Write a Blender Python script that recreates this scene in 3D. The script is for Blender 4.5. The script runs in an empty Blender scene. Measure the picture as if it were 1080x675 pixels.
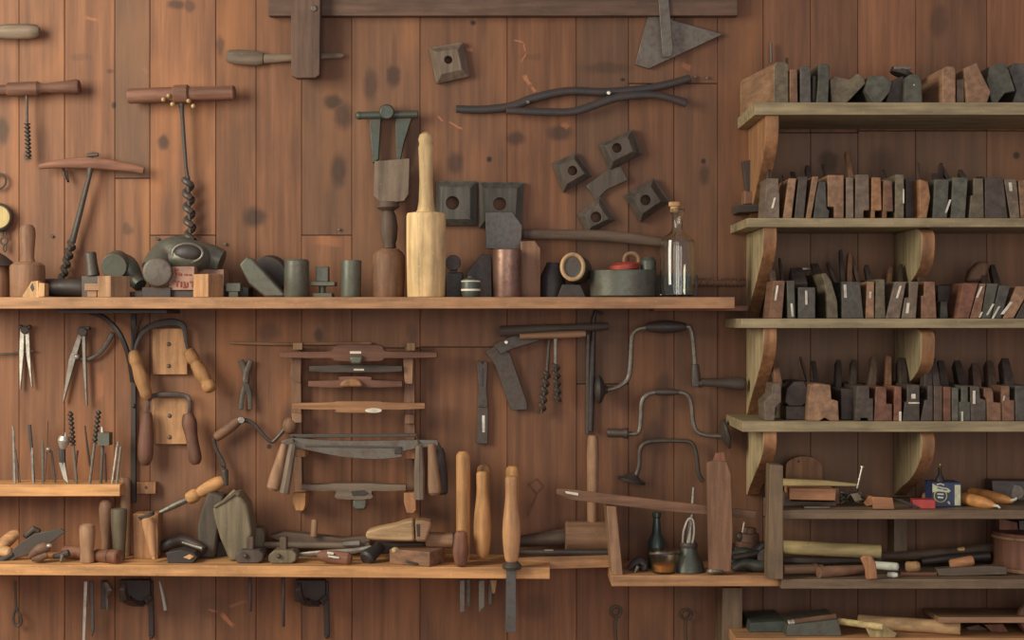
import bpy, bmesh, math, random
from mathutils import Vector, Matrix
random.seed(7)
PI = math.pi
# ---------------------------------------------------------------- frame of the place
D = 3.43            # camera distance to the board wall (m)
FPX = 1612.0        # focal length in pixels of a 1080 px wide frame
CZ = 1.60           # eye height
def S(d): return (D - d) / FPX
U = S(0.0)
def P(px, py, d=0.0):
    s = S(d)
    return Vector(((px - 540.0) * s, -d, CZ - (py - 337.5) * s))
sc = bpy.context.scene
col = sc.collection

# ---------------------------------------------------------------- materials
def lin(c):
    r = []
    g = .3 * c[0] + .6 * c[1] + .1 * c[2]; c = [v + (g - v) * .10 for v in c]      # every colour drawn slightly toward its grey
    for v in c:
        v = v / 255.0
        r.append(v / 12.92 if v <= .04045 else ((v + .055) / 1.055) ** 2.4)
    return (r[0], r[1], r[2], 1.0)
def mul(c, k): return tuple(min(255, v * k) for v in c)
MATS = {}
def new_mat(name):
    m = bpy.data.materials.new(name); m.use_nodes = True
    nt = m.node_tree; nt.nodes.clear()
    out = nt.nodes.new('ShaderNodeOutputMaterial'); b = nt.nodes.new('ShaderNodeBsdfPrincipled')
    nt.links.new(b.outputs[0], out.inputs[0])
    return m, nt, b
def math_node(nt, op, a, b=None, c=None, clamp=False):
    n = nt.nodes.new('ShaderNodeMath'); n.operation = op; n.use_clamp = clamp
    for i, v in enumerate((a, b, c)):
        if v is None: continue
        if isinstance(v, (int, float)): n.inputs[i].default_value = v
        else: nt.links.new(v, n.inputs[i])
    return n.outputs[0]
def mixc(nt, fac, a, b, mode='MIX'):
    n = nt.nodes.new('ShaderNodeMix'); n.data_type = 'RGBA'; n.blend_type = mode
    for idx, v in ((0, fac), (6, a), (7, b)):
        if isinstance(v, (int, float)): n.inputs[idx].default_value = v
        elif isinstance(v, tuple): n.inputs[idx].default_value = v
        else: nt.links.new(v, n.inputs[idx])
    return n.outputs[2]
def noise(nt, vec, scale, detail=4, rough=.55):
    n = nt.nodes.new('ShaderNodeTexNoise'); n.inputs['Scale'].default_value = scale
    n.inputs['Detail'].default_value = detail; n.inputs['Roughness'].default_value = rough
    nt.links.new(vec, n.inputs['Vector']); return n.outputs['Fac']
def ramp(nt, fac, lo, hi):
    n = nt.nodes.new('ShaderNodeMapRange'); n.inputs[1].default_value = lo; n.inputs[2].default_value = hi
    nt.links.new(fac, n.inputs[0]); return n.outputs[0]
def coords(nt, scale):
    tc = nt.nodes.new('ShaderNodeTexCoord'); oi = nt.nodes.new('ShaderNodeObjectInfo')
    r = math_node(nt, 'MULTIPLY', oi.outputs['Random'], 17.0)
    add = nt.nodes.new('ShaderNodeVectorMath'); add.operation = 'ADD'
    nt.links.new(tc.outputs['Object'], add.inputs[0])
    cx = nt.nodes.new('ShaderNodeCombineXYZ')
    for i in range(3): nt.links.new(r, cx.inputs[i])
    nt.links.new(cx.outputs[0], add.inputs[1])
    mp = nt.nodes.new('ShaderNodeMapping'); mp.inputs['Scale'].default_value = scale
    nt.links.new(add.outputs[0], mp.inputs[0])
    return add.outputs[0], mp.outputs[0], oi.outputs['Random']
def wood(name, c, dark=None, axis='z', rough=.62, grain=1.0):
    key = ('w', name, axis)
    if key in MATS: return MATS[key]
    dark = dark or mul(c, .74)
    m, nt, b = new_mat('wood_%s_%s' % (name, axis))
    sc_ = {'x': (6, 70, 70), 'y': (70, 6, 70), 'z': (70, 70, 6)}[axis]
    raw, st, rnd = coords(nt, sc_)
    g = noise(nt, st, 1.0, 5, .6); big = noise(nt, raw, 14.0, 3); fine = noise(nt, raw, 160.0, 2)
    col_ = mixc(nt, ramp(nt, g, .34, .66), lin(dark), lin(c))
    col_ = mixc(nt, math_node(nt, 'MULTIPLY', ramp(nt, big, .48, .78), .5), col_, lin(mul(dark, .78)))
    col_ = mixc(nt, math_node(nt, 'MULTIPLY', ramp(nt, fine, .62, .8), .35), col_, lin(mul(c, 1.18)))
    hs = nt.nodes.new('ShaderNodeHueSaturation')
    nt.links.new(math_node(nt, 'MULTIPLY_ADD', rnd, .3, .86), hs.inputs['Value'])
    nt.links.new(col_, hs.inputs['Color'])
    nt.links.new(hs.outputs[0], b.inputs['Base Color'])
    b.inputs['Roughness'].default_value = rough; b.inputs['Specular IOR Level'].default_value = .35
    bp = nt.nodes.new('ShaderNodeBump'); bp.inputs['Strength'].default_value = .22; bp.inputs['Distance'].default_value = .0015
    nt.links.new(g, bp.inputs['Height']); nt.links.new(bp.outputs[0], b.inputs['Normal'])
    MATS[key] = m; return m
def metal(name, c, rough=.5, met=.55, rust=(96, 62, 46), amt=.5):
    key = ('m', name)
    if key in MATS: return MATS[key]
    m, nt, b = new_mat('metal_' + name)
    raw, st, rnd = coords(nt, (30, 30, 30))
    n1 = noise(nt, st, 1.0, 5, .65); n2 = noise(nt, raw, 120.0, 3)
    f = math_node(nt, 'MULTIPLY', ramp(nt, n1, .46, .7), amt)
    c_ = mixc(nt, f, lin(c), lin(rust)); c_ = mixc(nt, math_node(nt, 'MULTIPLY', ramp(nt, n2, .5, .75), .3), c_, lin(mul(c, .6)))
    nt.links.new(c_, b.inputs['Base Color'])
    b.inputs['Metallic'].default_value = met
    nt.links.new(math_node(nt, 'MULTIPLY_ADD', n2, .3, rough - .12), b.inputs['Roughness'])
    bp = nt.nodes.new('ShaderNodeBump'); bp.inputs['Strength'].default_value = .2; bp.inputs['Distance'].default_value = .001
    nt.links.new(n2, bp.inputs['Height']); nt.links.new(bp.outputs[0], b.inputs['Normal'])
    MATS[key] = m; return m
def plain(name, c, rough=.6, met=0.0, var=.12):
    key = ('p', name)
    if key in MATS: return MATS[key]
    m, nt, b = new_mat(name)
    raw, st, rnd = coords(nt, (40, 40, 40)); n1 = noise(nt, st, 1.0, 4)
    nt.links.new(mixc(nt, ramp(nt, n1, .35, .7), lin(c), lin(mul(c, 1 - var * 2))), b.inputs['Base Color'])
    b.inputs['Roughness'].default_value = rough; b.inputs['Metallic'].default_value = met
    MATS[key] = m; return m
WOODS = dict(
    pale=(236, 197, 134), pale2=(222, 172, 112), honey=(206, 148, 88), oak=(184, 130, 84), tan=(170, 128, 92),
    brown=(150, 108, 78), red=(150, 98, 72), rust=(134, 90, 68), dark=(112, 90, 72), vdark=(88, 76, 67),
    grey=(136, 116, 94), dgrey=(98, 86, 73), olive=(132, 118, 90), green=(106, 104, 86), slate=(98, 93, 82),
    orange=(206, 142, 92), shelf=(206, 150, 98), mainshelf=(186, 136, 92), lowshelf=(222, 160, 98), rackboard=(182, 162, 118), rackshelf=(200, 178, 130), darkshelf=(138, 114, 84), ply=(206, 150, 98),
    yellow=(222, 196, 128), beige=(214, 172, 118), post=(112, 84, 66))
def W(n, a='z'): return wood(n, WOODS[n], axis=a)
def MT(n):
    t = dict(iron=((84, 78, 69), .48, .35), black=((64, 60, 57), .5, .25), steel=((150, 144, 130), .38, .6),
             green=((100, 103, 88), .42, .35), dull=((112, 105, 92), .42, .4), rustm=((124, 90, 68), .65, .2),
             bright=((208, 202, 184), .35, .6), verd=((80, 88, 76), .42, .3), lead=((98, 94, 88), .45, .35), brass=((205, 170, 100), .4, .5))[n]
    return metal(n, t[0], t[1], t[2])
PAPER = plain('paper', (240, 232, 205), .7)

# ---------------------------------------------------------------- mesh builder (pixels at a depth, radii in wall pixels)
def cm(pts, n=5):
    """smooth a list of equal-length tuples (Catmull-Rom)"""
    out = []
    k = len(pts)
    for i in range(k - 1):
        p0 = pts[max(i - 1, 0)]; p1 = pts[i]; p2 = pts[i + 1]; p3 = pts[min(i + 2, k - 1)]
        for j in range(n):
            t = j / n
            out.append(tuple(.5 * ((2 * b) + (-a + c) * t + (2 * a - 5 * b + 4 * c - d_) * t * t + (-a + 3 * b - 3 * c + d_) * t ** 3)
                             for a, b, c, d_ in zip(p0, p1, p2, p3)))
    out.append(tuple(pts[-1])); return out
class M:
    def __init__(s): s.v = []; s.f = []
    def _add(s, vs, fs):
        o = len(s.v); s.v += [Vector(v) for v in vs]; s.f += [tuple(i + o for i in f) for f in fs]; return s
    def prism(s, pts, d0, d1):
        a = [P(x, y, d0) for x, y in pts]; n = len(a)
        b = [Vector((v.x, -d1, v.z)) for v in a]
        ar = sum(a[i].x * a[(i + 1) % n].z - a[(i + 1) % n].x * a[i].z for i in range(n))
        if ar < 0: a.reverse(); b.reverse()
        # front faces the camera (-Y)
        return s._add(a + b, [tuple(range(n)), tuple(range(2 * n - 1, n - 1, -1))] +
                      [(i, i + n, (i + 1) % n + n, (i + 1) % n) for i in range(n)])
    def block(s, x0, x1, y0, y1, d0, d1): return s.prism([(x0, y0), (x1, y0), (x1, y1), (x0, y1)], d0, d1)
    def vbox(s, cx, yb, d, w, h, dep, yaw=0, roll=0, pitch=0):
        """box w,h,dep (wall px) standing on pixel (cx,yb) at depth d, turned by yaw"""
        c = P(cx, yb, d); R = Matrix.Rotation(math.radians(yaw), 3, 'Z') @ Matrix.Rotation(math.radians(roll), 3, 'Y') @ Matrix.Rotation(math.radians(pitch), 3, 'X')
        w, h, dep = w * U, h * U, dep * U
        vs = [c + R @ Vector((x * w / 2, y * dep / 2, z * h)) for z in (0, 1) for x, y in ((-1, -1), (1, -1), (1, 1), (-1, 1))]
        return s._add(vs, [(3, 2, 1, 0), (4, 5, 6, 7), (0, 1, 5, 4), (1, 2, 6, 5), (2, 3, 7, 6), (3, 0, 4, 7)])
    def tube(s, pts, r, n=10, flat=1.0, smooth=0, closed=False):
        if not isinstance(r, (list, tuple)): r = [r] * len(pts)
        if smooth:
            q = cm([tuple(p) + (rr,) for p, rr in zip(pts, r)], smooth); pts = [p[:3] for p in q]; r = [max(p[3], .05) for p in q]
        w = [P(*p) for p in pts]; k = len(w); rings = []
        ph = PI / 4 if n == 4 else 0; rs = 1.414 if n == 4 else 1
        for i in range(k):
            if closed: t = w[(i + 1) % k] - w[i - 1]
            else: t = w[min(i + 1, k - 1)] - w[max(i - 1, 0)]
            t.normalize()
            ref = Vector((0, 1, 0)) if abs(t.y) < .8 else Vector((1, 0, 0))
            n2 = (ref - t * ref.dot(t)).normalized(); n1 = t.cross(n2)
            rings.append([w[i] + (n1 * math.cos(a + ph) + n2 * math.sin(a + ph) * flat) * r[i] * U * rs for a in (2 * PI * j / n for j in range(n))])
        vs = [v for g in rings for v in g]; fs = []
        for i in range(k if closed else k - 1):
            i2 = (i + 1) % k
            for j in range(n): fs.append((i * n + j, i * n + (j + 1) % n, i2 * n + (j + 1) % n, i2 * n + j))
        if not closed: fs += [tuple(range(n - 1, -1, -1)), tuple(range((k - 1) * n, k * n))]
        return s._add(vs, fs)
    def lathe(s, a, b, prof, n=20, flat=1.0, smooth=0):
        A, B = P(*a), P(*b); t = (B - A); L = t.length; t.normalize()
        if smooth: prof = cm(prof, smooth)
        ref = Vector((0, 1, 0)) if abs(t.y) < .8 else Vector((1, 0, 0))
        n2 = (ref - t * ref.dot(t)).normalized(); n1 = t.cross(n2); k = len(prof)
        vs = [A + t * L * q + (n1 * math.cos(x) + n2 * math.sin(x) * flat) * max(r, .05) * U for q, r in prof for x in (2 * PI * j / n for j in range(n))]
        fs = [(i * n + j, i * n + (j + 1) % n, (i + 1) * n + (j + 1) % n, (i + 1) * n + j) for i in range(k - 1) for j in range(n)]
        fs += [tuple(range(n - 1, -1, -1)), tuple(range((k - 1) * n, k * n))]
        return s._add(vs, fs)
    def ball(s, c, rx, ry=None, rz=None, n=16, m=10):
        ry = ry or rx; rz = rz or rx; C = P(*c)
        vs = [C + Vector((rx * U * math.sin(PI * i / m) * math.cos(2 * PI * j / n), rz * U * math.sin(PI * i / m) * math.sin(2 * PI * j / n), ry * U * math.cos(PI * i / m)))
              for i in range(1, m) for j in range(n)]
        vs += [C + Vector((0, 0, ry * U)), C - Vector((0, 0, ry * U))]; T_ = len(vs) - 2
        fs = [(i * n + j, i * n + n + j, i * n + n + (j + 1) % n, i * n + (j + 1) % n) for i in range(m - 2) for j in range(n)]
        fs += [(T_, j, (j + 1) % n) for j in range(n)] + [(T_ + 1, (m - 2) * n + (j + 1) % n, (m - 2) * n + j) for j in range(n)]
        return s._add(vs, fs)
    def ring(s, c, R, r, flat=1.0, sx=1.0, n=24, axis='y'):
        C = c
        if axis == 'y': pts = [(C[0] + R * sx * math.cos(2 * PI * i / n), C[1] + R * math.sin(2 * PI * i / n), C[2]) for i in range(n)]
        elif axis == 'x': pts = [(C[0], C[1] + R * math.sin(2 * PI * i / n), C[2] + R * U * math.cos(2 * PI * i / n)) for i in range(n)]
        else: pts = [(C[0] + R * math.cos(2 * PI * i / n), C[1], C[2] + R * U * math.sin(2 * PI * i / n)) for i in range(n)]
        return s.tube(pts, r, n=8, flat=flat, closed=True)
    def helix(s, a, b, R, turns, r, R1=None, n=6):
        R1 = R if R1 is None else R1
        st = int(turns * 12); A, B = Vector(a), Vector(b); t = P(*b) - P(*a); t.normalize()
        dx, dz = t.x, t.z; pts = []
        for i in range(st + 1):
            q = i / st; an = 2 * PI * turns * q; rr = R + (R1 - R) * q
            c = A.lerp(B, q); off = rr * math.cos(an)
            pts.append((c[0] + off * (-dz) * -1, c[1] + off * dx * 1, c[2] + rr * U * math.sin(an)))
        return s.tube(pts, r, n=n)
    def twist(s, a, b, R, turns, th=.35, R1=None, n=10):
        """flat bar twisted about its axis, as an auger bit"""
        R1 = R if R1 is None else R1; A, B = P(*a), P(*b); t = (B - A); L = t.length; t.normalize()
        ref = Vector((0, 1, 0)); n2 = (ref - t * ref.dot(t)).normalized(); n1 = t.cross(n2); st = int(turns * 14); vs = []
        for i in range(st + 1):
            q = i / st; an = 2 * PI * turns * q; c, sn = math.cos(an), math.sin(an); rr = (R + (R1 - R) * q) * U
            u_ = n1 * c + n2 * sn; v_ = n2 * c - n1 * sn
            for j in range(n):
                x, y = math.cos(2 * PI * j / n), math.sin(2 * PI * j / n)
                vs.append(A + t * L * q + u_ * rr * x + v_ * rr * th * y)
        fs = [(i * n + j, i * n + (j + 1) % n, (i + 1) * n + (j + 1) % n, (i + 1) * n + j) for i in range(st) for j in range(n)]
        return s._add(vs, fs + [tuple(range(n - 1, -1, -1)), tuple(range(st * n, st * n + n))])
def hole_plate(s, pts, hole, d0, d1, n=16, shrink=1.0):
    """prism of a 4-corner outline with a real round hole; hole=(cx,cy,r)"""
    cx, cy, r = hole
    def on_edge(a):
        dx, dy = math.cos(a), math.sin(a); best = None
        for i in range(len(pts)):
            x1, y1 = pts[i]; x2, y2 = pts[(i + 1) % len(pts)]
            ex, ey = x2 - x1, y2 - y1; den = dx * ey - dy * ex
            if abs(den) < 1e-9: continue
            t = ((x1 - cx) * ey - (y1 - cy) * ex) / den; u = ((x1 - cx) * dy - (y1 - cy) * dx) / den
            if t > 0 and -1e-6 <= u <= 1 + 1e-6 and (best is None or t < best): best = t
        return (cx + dx * best, cy + dy * best)
    ang = sorted([2 * PI * i / n for i in range(n)] + [math.atan2(y - cy, x - cx) % (2 * PI) for x, y in pts])
    o = [on_edge(a) for a in ang]; i_ = [(cx + r * math.cos(a), cy + r * math.sin(a)) for a in ang]; k = len(ang)
    def ext(p):
        f = P(p[0], p[1], d0); return f, Vector((f.x, -d1, f.z))
    fr = [(cx + (x - cx) * shrink, cy + (y - cy) * shrink) for x, y in o]
    vs = [ext(p)[0] for p in fr] + [ext(p)[0] for p in i_] + [ext(p)[1] for p in o] + [ext(p)[1] for p in i_]
    fs = []
    for j in range(k):
        q = (j + 1) % k
        fs += [(j, k + j, k + q, q), (2 * k + j, 2 * k + q, 3 * k + q, 3 * k + j), (j, q, 2 * k + q, 2 * k + j), (k + j, 3 * k + j, 3 * k + q, k + q)]
    return s._add(vs, fs)
M.hole_plate = hole_plate

# ---------------------------------------------------------------- objects
def mesh_obj(name, mb, mat, origin, bevel=0.0):
    me = bpy.data.meshes.new(name)
    me.from_pydata([v - origin for v in mb.v], [], mb.f)
    bm = bmesh.new(); bm.from_mesh(me)
    bmesh.ops.remove_doubles(bm, verts=bm.verts, dist=1e-6)
    bmesh.ops.recalc_face_normals(bm, faces=bm.faces); bm.to_mesh(me); bm.free()
    for p in me.polygons: p.use_smooth = True
    me.set_sharp_from_angle(angle=math.radians(34))
    me.materials.append(mat)
    o = bpy.data.objects.new(name, me); col.objects.link(o)
    if bevel:
        b = o.modifiers.new('Bevel', 'BEVEL'); b.width = bevel; b.segments = 2; b.limit_method = 'ANGLE'; b.angle_limit = math.radians(50)
        b.harden_normals = False
    return o
def base_of(mbs):
    vs = [v for m in mbs for v in m.v]
    xs = [v.x for v in vs]; ys = [v.y for v in vs]; zs = [v.z for v in vs]
    return Vector(((min(xs) + max(xs)) / 2, (min(ys) + max(ys)) / 2, min(zs)))
def tag(o, label, cat, group=None):
    o['label'] = label; o['category'] = cat
    if group: o['group'] = group
    return o
def T(name, label, cat, parts, group=None, bevel=.0012):
    """one thing: (M, mat) for a single mesh, or a list of (part, M, mat[, subparts])"""
    if isinstance(parts, tuple):
        mb, mat = parts; o = mesh_obj(name, mb, mat, base_of([mb]), bevel); return tag(o, label, cat, group)
    allm = []
    def walk(ps):
        for p in ps:
            allm.append(p[1]); walk(p[3] if len(p) > 3 else [])
    walk(parts); org = base_of(allm)
    root = bpy.data.objects.new(name, None); root.empty_display_size = .02; col.objects.link(root); root.location = org
    tag(root, label, cat, group)
    def mk(ps, par):
        for p in ps:
            o = mesh_obj(p[0], p[1], p[2], org, bevel); o.parent = par
            if len(p) > 3 and p[3]: mk(p[3], o)
            if len(p) > 4: o['label'] = p[4]
    mk(parts, root); return root
def origin_fix():
    for o in col.objects:
        if o.type == 'MESH' and o.parent is None and 'label' in o: pass
_mo = mesh_obj
def mesh_obj(name, mb, mat, origin, bevel=0.0):
    o = _mo(name, mb, mat, origin, bevel)
    return o
_T = T
def T(name, label, cat, parts, group=None, bevel=.0012):
    o = _T(name, label, cat, parts, group, bevel)
    if isinstance(parts, tuple): o.location = base_of([parts[0]])
    return o
def structure(name, mb, mat, bevel=0):
    o = mesh_obj(name, mb, mat, Vector((0, 0, 0)), bevel); o['kind'] = 'structure'; return o
# ================================================================ THE SETTING
# board wall: every board a slab of its own inside one wall mesh, gaps between
def wall_material():
    m, nt, b = new_mat('wall_boards')
    tc = nt.nodes.new('ShaderNodeTexCoord'); at = nt.nodes.new('ShaderNodeAttribute'); at.attribute_name = 'tone'
    sep = nt.nodes.new('ShaderNodeSeparateColor'); nt.links.new(at.outputs['Color'], sep.inputs[0])
    off = nt.nodes.new('ShaderNodeVectorMath'); off.operation = 'MULTIPLY_ADD'
    nt.links.new(at.outputs['Color'], off.inputs[0]); off.inputs[1].default_value = (0, 0, 9.0); nt.links.new(tc.outputs['Object'], off.inputs[2])
    def mp(v, s):
        n = nt.nodes.new('ShaderNodeMapping'); n.inputs['Scale'].default_value = s; nt.links.new(v, n.inputs[0]); return n.outputs[0]
    base = off.outputs[0]
    g = noise(nt, mp(base, (46, 10, 2.2)), 1.0, 6, .62)
    g2 = noise(nt, mp(base, (150, 10, 5)), 1.0, 4, .6)
    blot = noise(nt, mp(base, (9, 4, 4)), 1.0, 4, .6)
    orange = noise(nt, mp(base, (7, 3, 2.6)), 1.0, 3, .5)
    c = mixc(nt, ramp(nt, g, .3, .72), lin((110, 72, 48)), lin((162, 107, 70)))
    c = mixc(nt, math_node(nt, 'MULTIPLY', ramp(nt, g2, .45, .75), .35), c, lin((112, 72, 52)))
    c = mixc(nt, math_node(nt, 'MULTIPLY', ramp(nt, orange, .52, .74), .55), c, lin((194, 124, 70)))
    c = mixc(nt, math_node(nt, 'MULTIPLY', ramp(nt, blot, .5, .78), .55), c, lin((92, 66, 52)))
    c = mixc(nt, sep.outputs['Green'], c, lin((112, 94, 76)))          # greyed boards
    # knots in the wood: (px, py, rx, ry, strength)
    K = [(186, 5, 8, 4, .7), (200, 6, 5, 5, .6), (116, 75, 3, 2, .6), (120, 111, 2.2, 3, .9), (172, 150, 5, 6, .8), (2, 138, 6, 12, .7), (98, 164, 6, 3, .7),
         (232, 48, 4, 9, .6), (352, 108, 9, 7, .8), (362, 122, 8, 12, .7), (357, 180, 7, 14, .7), (391, 90, 6, 14, .6), (415, 80, 6, 10, .75), (416, 60, 2.5, 22, .35),
         (268, 229, 10, 9, .8), (480, 172, 7, 10, .65), (544, 146, 8, 6, .7), (591, 140, 11, 7, .7), (480, 205, 6, 8, .4), (743, 184, 5, 9, .6), (742, 170, 2.2, 2.4, 1),
         (516, 168, 2.4, 2.6, 1), (499, 24, 2.4, 2.2, 1), (657, 84, 2, 1.6, 1), (640, 72, 22, 5, .4), (283, 350, 10, 8, .4), (336, 354, 4, 6, .7), (434, 352, 5, 9, .4),
         (305, 445, 8, 14, .5), (1072, 164, 3, 3.2, .9), (284, 471, 2.3, 2.3, 1), (135, 243, 5, 4, .5), (30, 165, 4, 5, .6), (133, 240, 3, 5, .5),
         (990, 22, 9, 14, .45), (930, 175, 12, 16, .5), (874, 170, 9, 9, .6), (690, 460, 9, 14, .5), (655, 560, 12, 10, .4), (565, 640, 14, 12, .35),
         (225, 640, 14, 10, .3), (105, 655, 10, 14, .35), (85, 60, 10, 3, .25), (560, 60, 10, 3, .25), (700, 408, 8, 12, .5), (455, 545, 10, 8, .35)]
    P0 = tc.outputs['Object']; acc = None
    wob = nt.nodes.new('ShaderNodeTexNoise'); wob.inputs['Scale'].default_value = 45; nt.links.new(P0, wob.inputs['Vector'])
    wv = nt.nodes.new('ShaderNodeVectorMath'); wv.operation = 'MULTIPLY_ADD'; nt.links.new(wob.outputs['Color'], wv.inputs[0])
    wv.inputs[1].default_value = (.012, 0, .012); nt.links.new(P0, wv.inputs[2])
    for (x, y, rx, ry, s) in K:
        p = P(x, y); n = nt.nodes.new('ShaderNodeVectorMath'); n.operation = 'MULTIPLY_ADD'
        sx, sz = 1 / (rx * U), 1 / (ry * U)
        nt.links.new(wv.outputs[0] if rx > 3 else P0, n.inputs[0]); n.inputs[1].default_value = (sx, 0, sz)
        o = .006 if rx > 3 else 0
        n.inputs[2].default_value = (-(p.x + o) * sx, 0, -(p.z + o) * sz)
        l = nt.nodes.new('ShaderNodeVectorMath'); l.operation = 'LENGTH'; nt.links.new(n.outputs[0], l.inputs[0])
        r = nt.nodes.new('ShaderNodeMapRange'); r.interpolation_type = 'SMOOTHSTEP'
        r.inputs[1].default_value = 1.7; r.inputs[2].default_value = .6; r.inputs[3].default_value = 0; r.inputs[4].default_value = s
        nt.links.new(l.outputs['Value'], r.inputs[0])
        acc = r.outputs[0] if acc is None else math_node(nt, 'MAXIMUM', acc, r.outputs[0])
    c = mixc(nt, math_node(nt, 'MULTIPLY', acc, .95), c, lin((58, 47, 40)))
    # raw scars where the surface is broken: (x0, y0, x1, y1, half width)
    acc = None
    for (x0, y0, x1, y1, w, s) in [(541, 42, 553, 45, .9, .9), (553, 45, 555, 55, 1, .9), (555, 55, 549, 67, .9, .8), (552, 79, 560, 90, 2.6, .9), (560, 90, 566, 97, 2, .8),
                             (461, 122, 468, 128, 1.4, .9), (472, 128, 489, 137, 1.2, .9), (492, 52, 500, 53, 2, .7), (718, 68, 730, 72, 3, .45), (592, 130, 600, 136, 3, .5),
                             (218, 643, 232, 646, 1.2, .6), (232, 646, 247, 662, 2.6, 1), (240, 640, 262, 634, 1.6, .5), (88, 18, 104, 21, 1.6, .4), (598, 18, 604, 12, 1.2, .7), (783, 90, 790, 93, 1.5, .6),
                             (106, 390, 104, 425, 5, .4), (330, 252, 362, 256, 6, .35), (150, 70, 156, 78, 3, .2)]:
        a, q = P(x0, y0), P(x1, y1); dv = (q - a); L = dv.length; dv.normalize()
        # coordinates along / across the scar
        v1 = nt.nodes.new('ShaderNodeVectorMath'); v1.operation = 'SUBTRACT'; nt.links.new(wv.outputs[0], v1.inputs[0])
        mid = (a + q) / 2; v1.inputs[1].default_value = (mid.x + .006, 0, mid.z + .006)
        def dot(vec):
            n = nt.nodes.new('ShaderNodeVectorMath'); n.operation = 'DOT_PRODUCT'; nt.links.new(v1.outputs[0], n.inputs[0]); n.inputs[1].default_value = vec; return n.outputs['Value']
        al = math_node(nt, 'ABSOLUTE', dot((dv.x * 2 / L, 0, dv.z * 2 / L))); ac = math_node(nt, 'ABSOLUTE', dot((-dv.z / (w * U), 0, dv.x / (w * U))))
        r = math_node(nt, 'MULTIPLY', math_node(nt, 'SUBTRACT', 1.0, math_node(nt, 'MAXIMUM', al, ac), clamp=True), 2.2, clamp=True)
        r = math_node(nt, 'MULTIPLY', r, s); acc = r if acc is None else math_node(nt, 'MAXIMUM', acc, r)
    c = mixc(nt, math_node(nt, 'MULTIPLY', acc, .8), c, lin((205, 128, 84)))
    # board value
    hs = nt.nodes.new('ShaderNodeHueSaturation'); nt.links.new(c, hs.inputs['Color'])
    nt.links.new(math_node(nt, 'MULTIPLY', sep.outputs['Red'], 1.5), hs.inputs['Value']); hs.inputs['Saturation'].default_value = 1.0
    nt.links.new(hs.outputs[0], b.inputs['Base Color'])
    b.inputs['Roughness'].default_value = .6; b.inputs['Specular IOR Level'].default_value = .3
    bp = nt.nodes.new('ShaderNodeBump'); bp.inputs['Strength'].default_value = .35; bp.inputs['Distance'].default_value = .002
    nt.links.new(g, bp.inputs['Height']); nt.links.new(bp.outputs[0], b.inputs['Normal'])
    return m
XS = [20, 68, 121, 158, 227.5, 270, 318, 371, 443, 535, 608, 663, 711, 757, 805, 855, 905, 966, 1041, 1100, 1160, 1215, 1280, 1340, 1400, 1460, 1530, 1600]
XS = [-500, -440, -390, -330, -270, -215, -150, -95, -40] + XS
# joints (py) and (value, greyness) of each run of board, top to bottom
JT = {20: ([], [(.97, .05)]), 68: ([], [(1.02, .0)]), 121: ([188], [(.86, .38), (1.0, .05)]), 158: ([248], [(1.05, .0), (1.03, .22)]),
      -40: ([], [(.98, .05)]), 227.5: ([], [(.84, .05)]), 270: ([], [(.86, .03)]), 318: ([248], [(.78, .28), (.95, .05)]), 371: ([367], [(.95, .22), (.92, .02)]),
      443: ([366], [(.88, .16), (.78, .06)]), 535: ([], [(.88, .02)]), 608: ([405], [(.70, .35), (.8, .05)]), 663: ([88], [(.78, .25), (.74, .12)]),
      711: ([88], [(.8, .1), (.78, .2)]), 757: ([], [(.8, .12)]), 805: ([140, 545], [(.92, .1), (1.16, .62), (.85, .3)]), 855: ([140, 545], [(.9, .12), (1.12, .62), (.85, .3)]), 905: ([138, 545], [(1.15, .0), (1.2, .5), (.85, .3)]),  # middle runs behind the rack painted lighter to offset the shade there
      966: ([138, 545], [(.85, .2), (1.12, .55), (.85, .3)]), 1041: ([138, 545], [(1.05, .0), (1.2, .4), (.85, .3)])}
wm = M(); tones = []
rw = random.Random(3)
for i in range(len(XS) - 1):
    x0, x1 = XS[i], XS[i + 1]
    js, vals = JT.get(x0, ([], [(.8 + rw.random() * .2, rw.random() * .2)]))
    ys = [-260] + list(js) + [1100]
    for k in range(len(ys) - 1):
        g = .2
        a = P(x0 + g, ys[k] + (.5 if k else 0)); c_ = P(x1 - g, ys[k + 1] - .5)
        dp = rw.random() * .0015; xl, xr, zt, zb = a.x, c_.x, a.z, max(c_.z, 0.0); e = .0008
        vs = [(xl + e, dp, zt), (xr - e, dp, zt), (xr - e, dp, zb), (xl + e, dp, zb), (xl, dp + e * 1.5, zt), (xr, dp + e * 1.5, zt), (xr, dp + e * 1.5, zb), (xl, dp + e * 1.5, zb),
              (xl, .02, zt), (xr, .02, zt), (xr, .02, zb), (xl, .02, zb)]
        n0 = len(wm.f)
        wm._add(vs, [(3, 2, 1, 0), (4, 7, 3, 0), (1, 2, 6, 5), (8, 11, 7, 4), (5, 6, 10, 9), (0, 1, 5, 4), (4, 5, 9, 8), (7, 6, 2, 3), (11, 10, 6, 7), (8, 9, 10, 11)])
        v_, gr = vals[min(k, len(vals) - 1)]
        tones += [(v_ / 1.5, gr, rw.random())] * 12
wall = structure('wall_back', wm, wall_material())
wall.data.transform(Matrix.Identity(4))
ca = wall.data.color_attributes.new('tone', 'FLOAT_COLOR', 'POINT')
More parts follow.
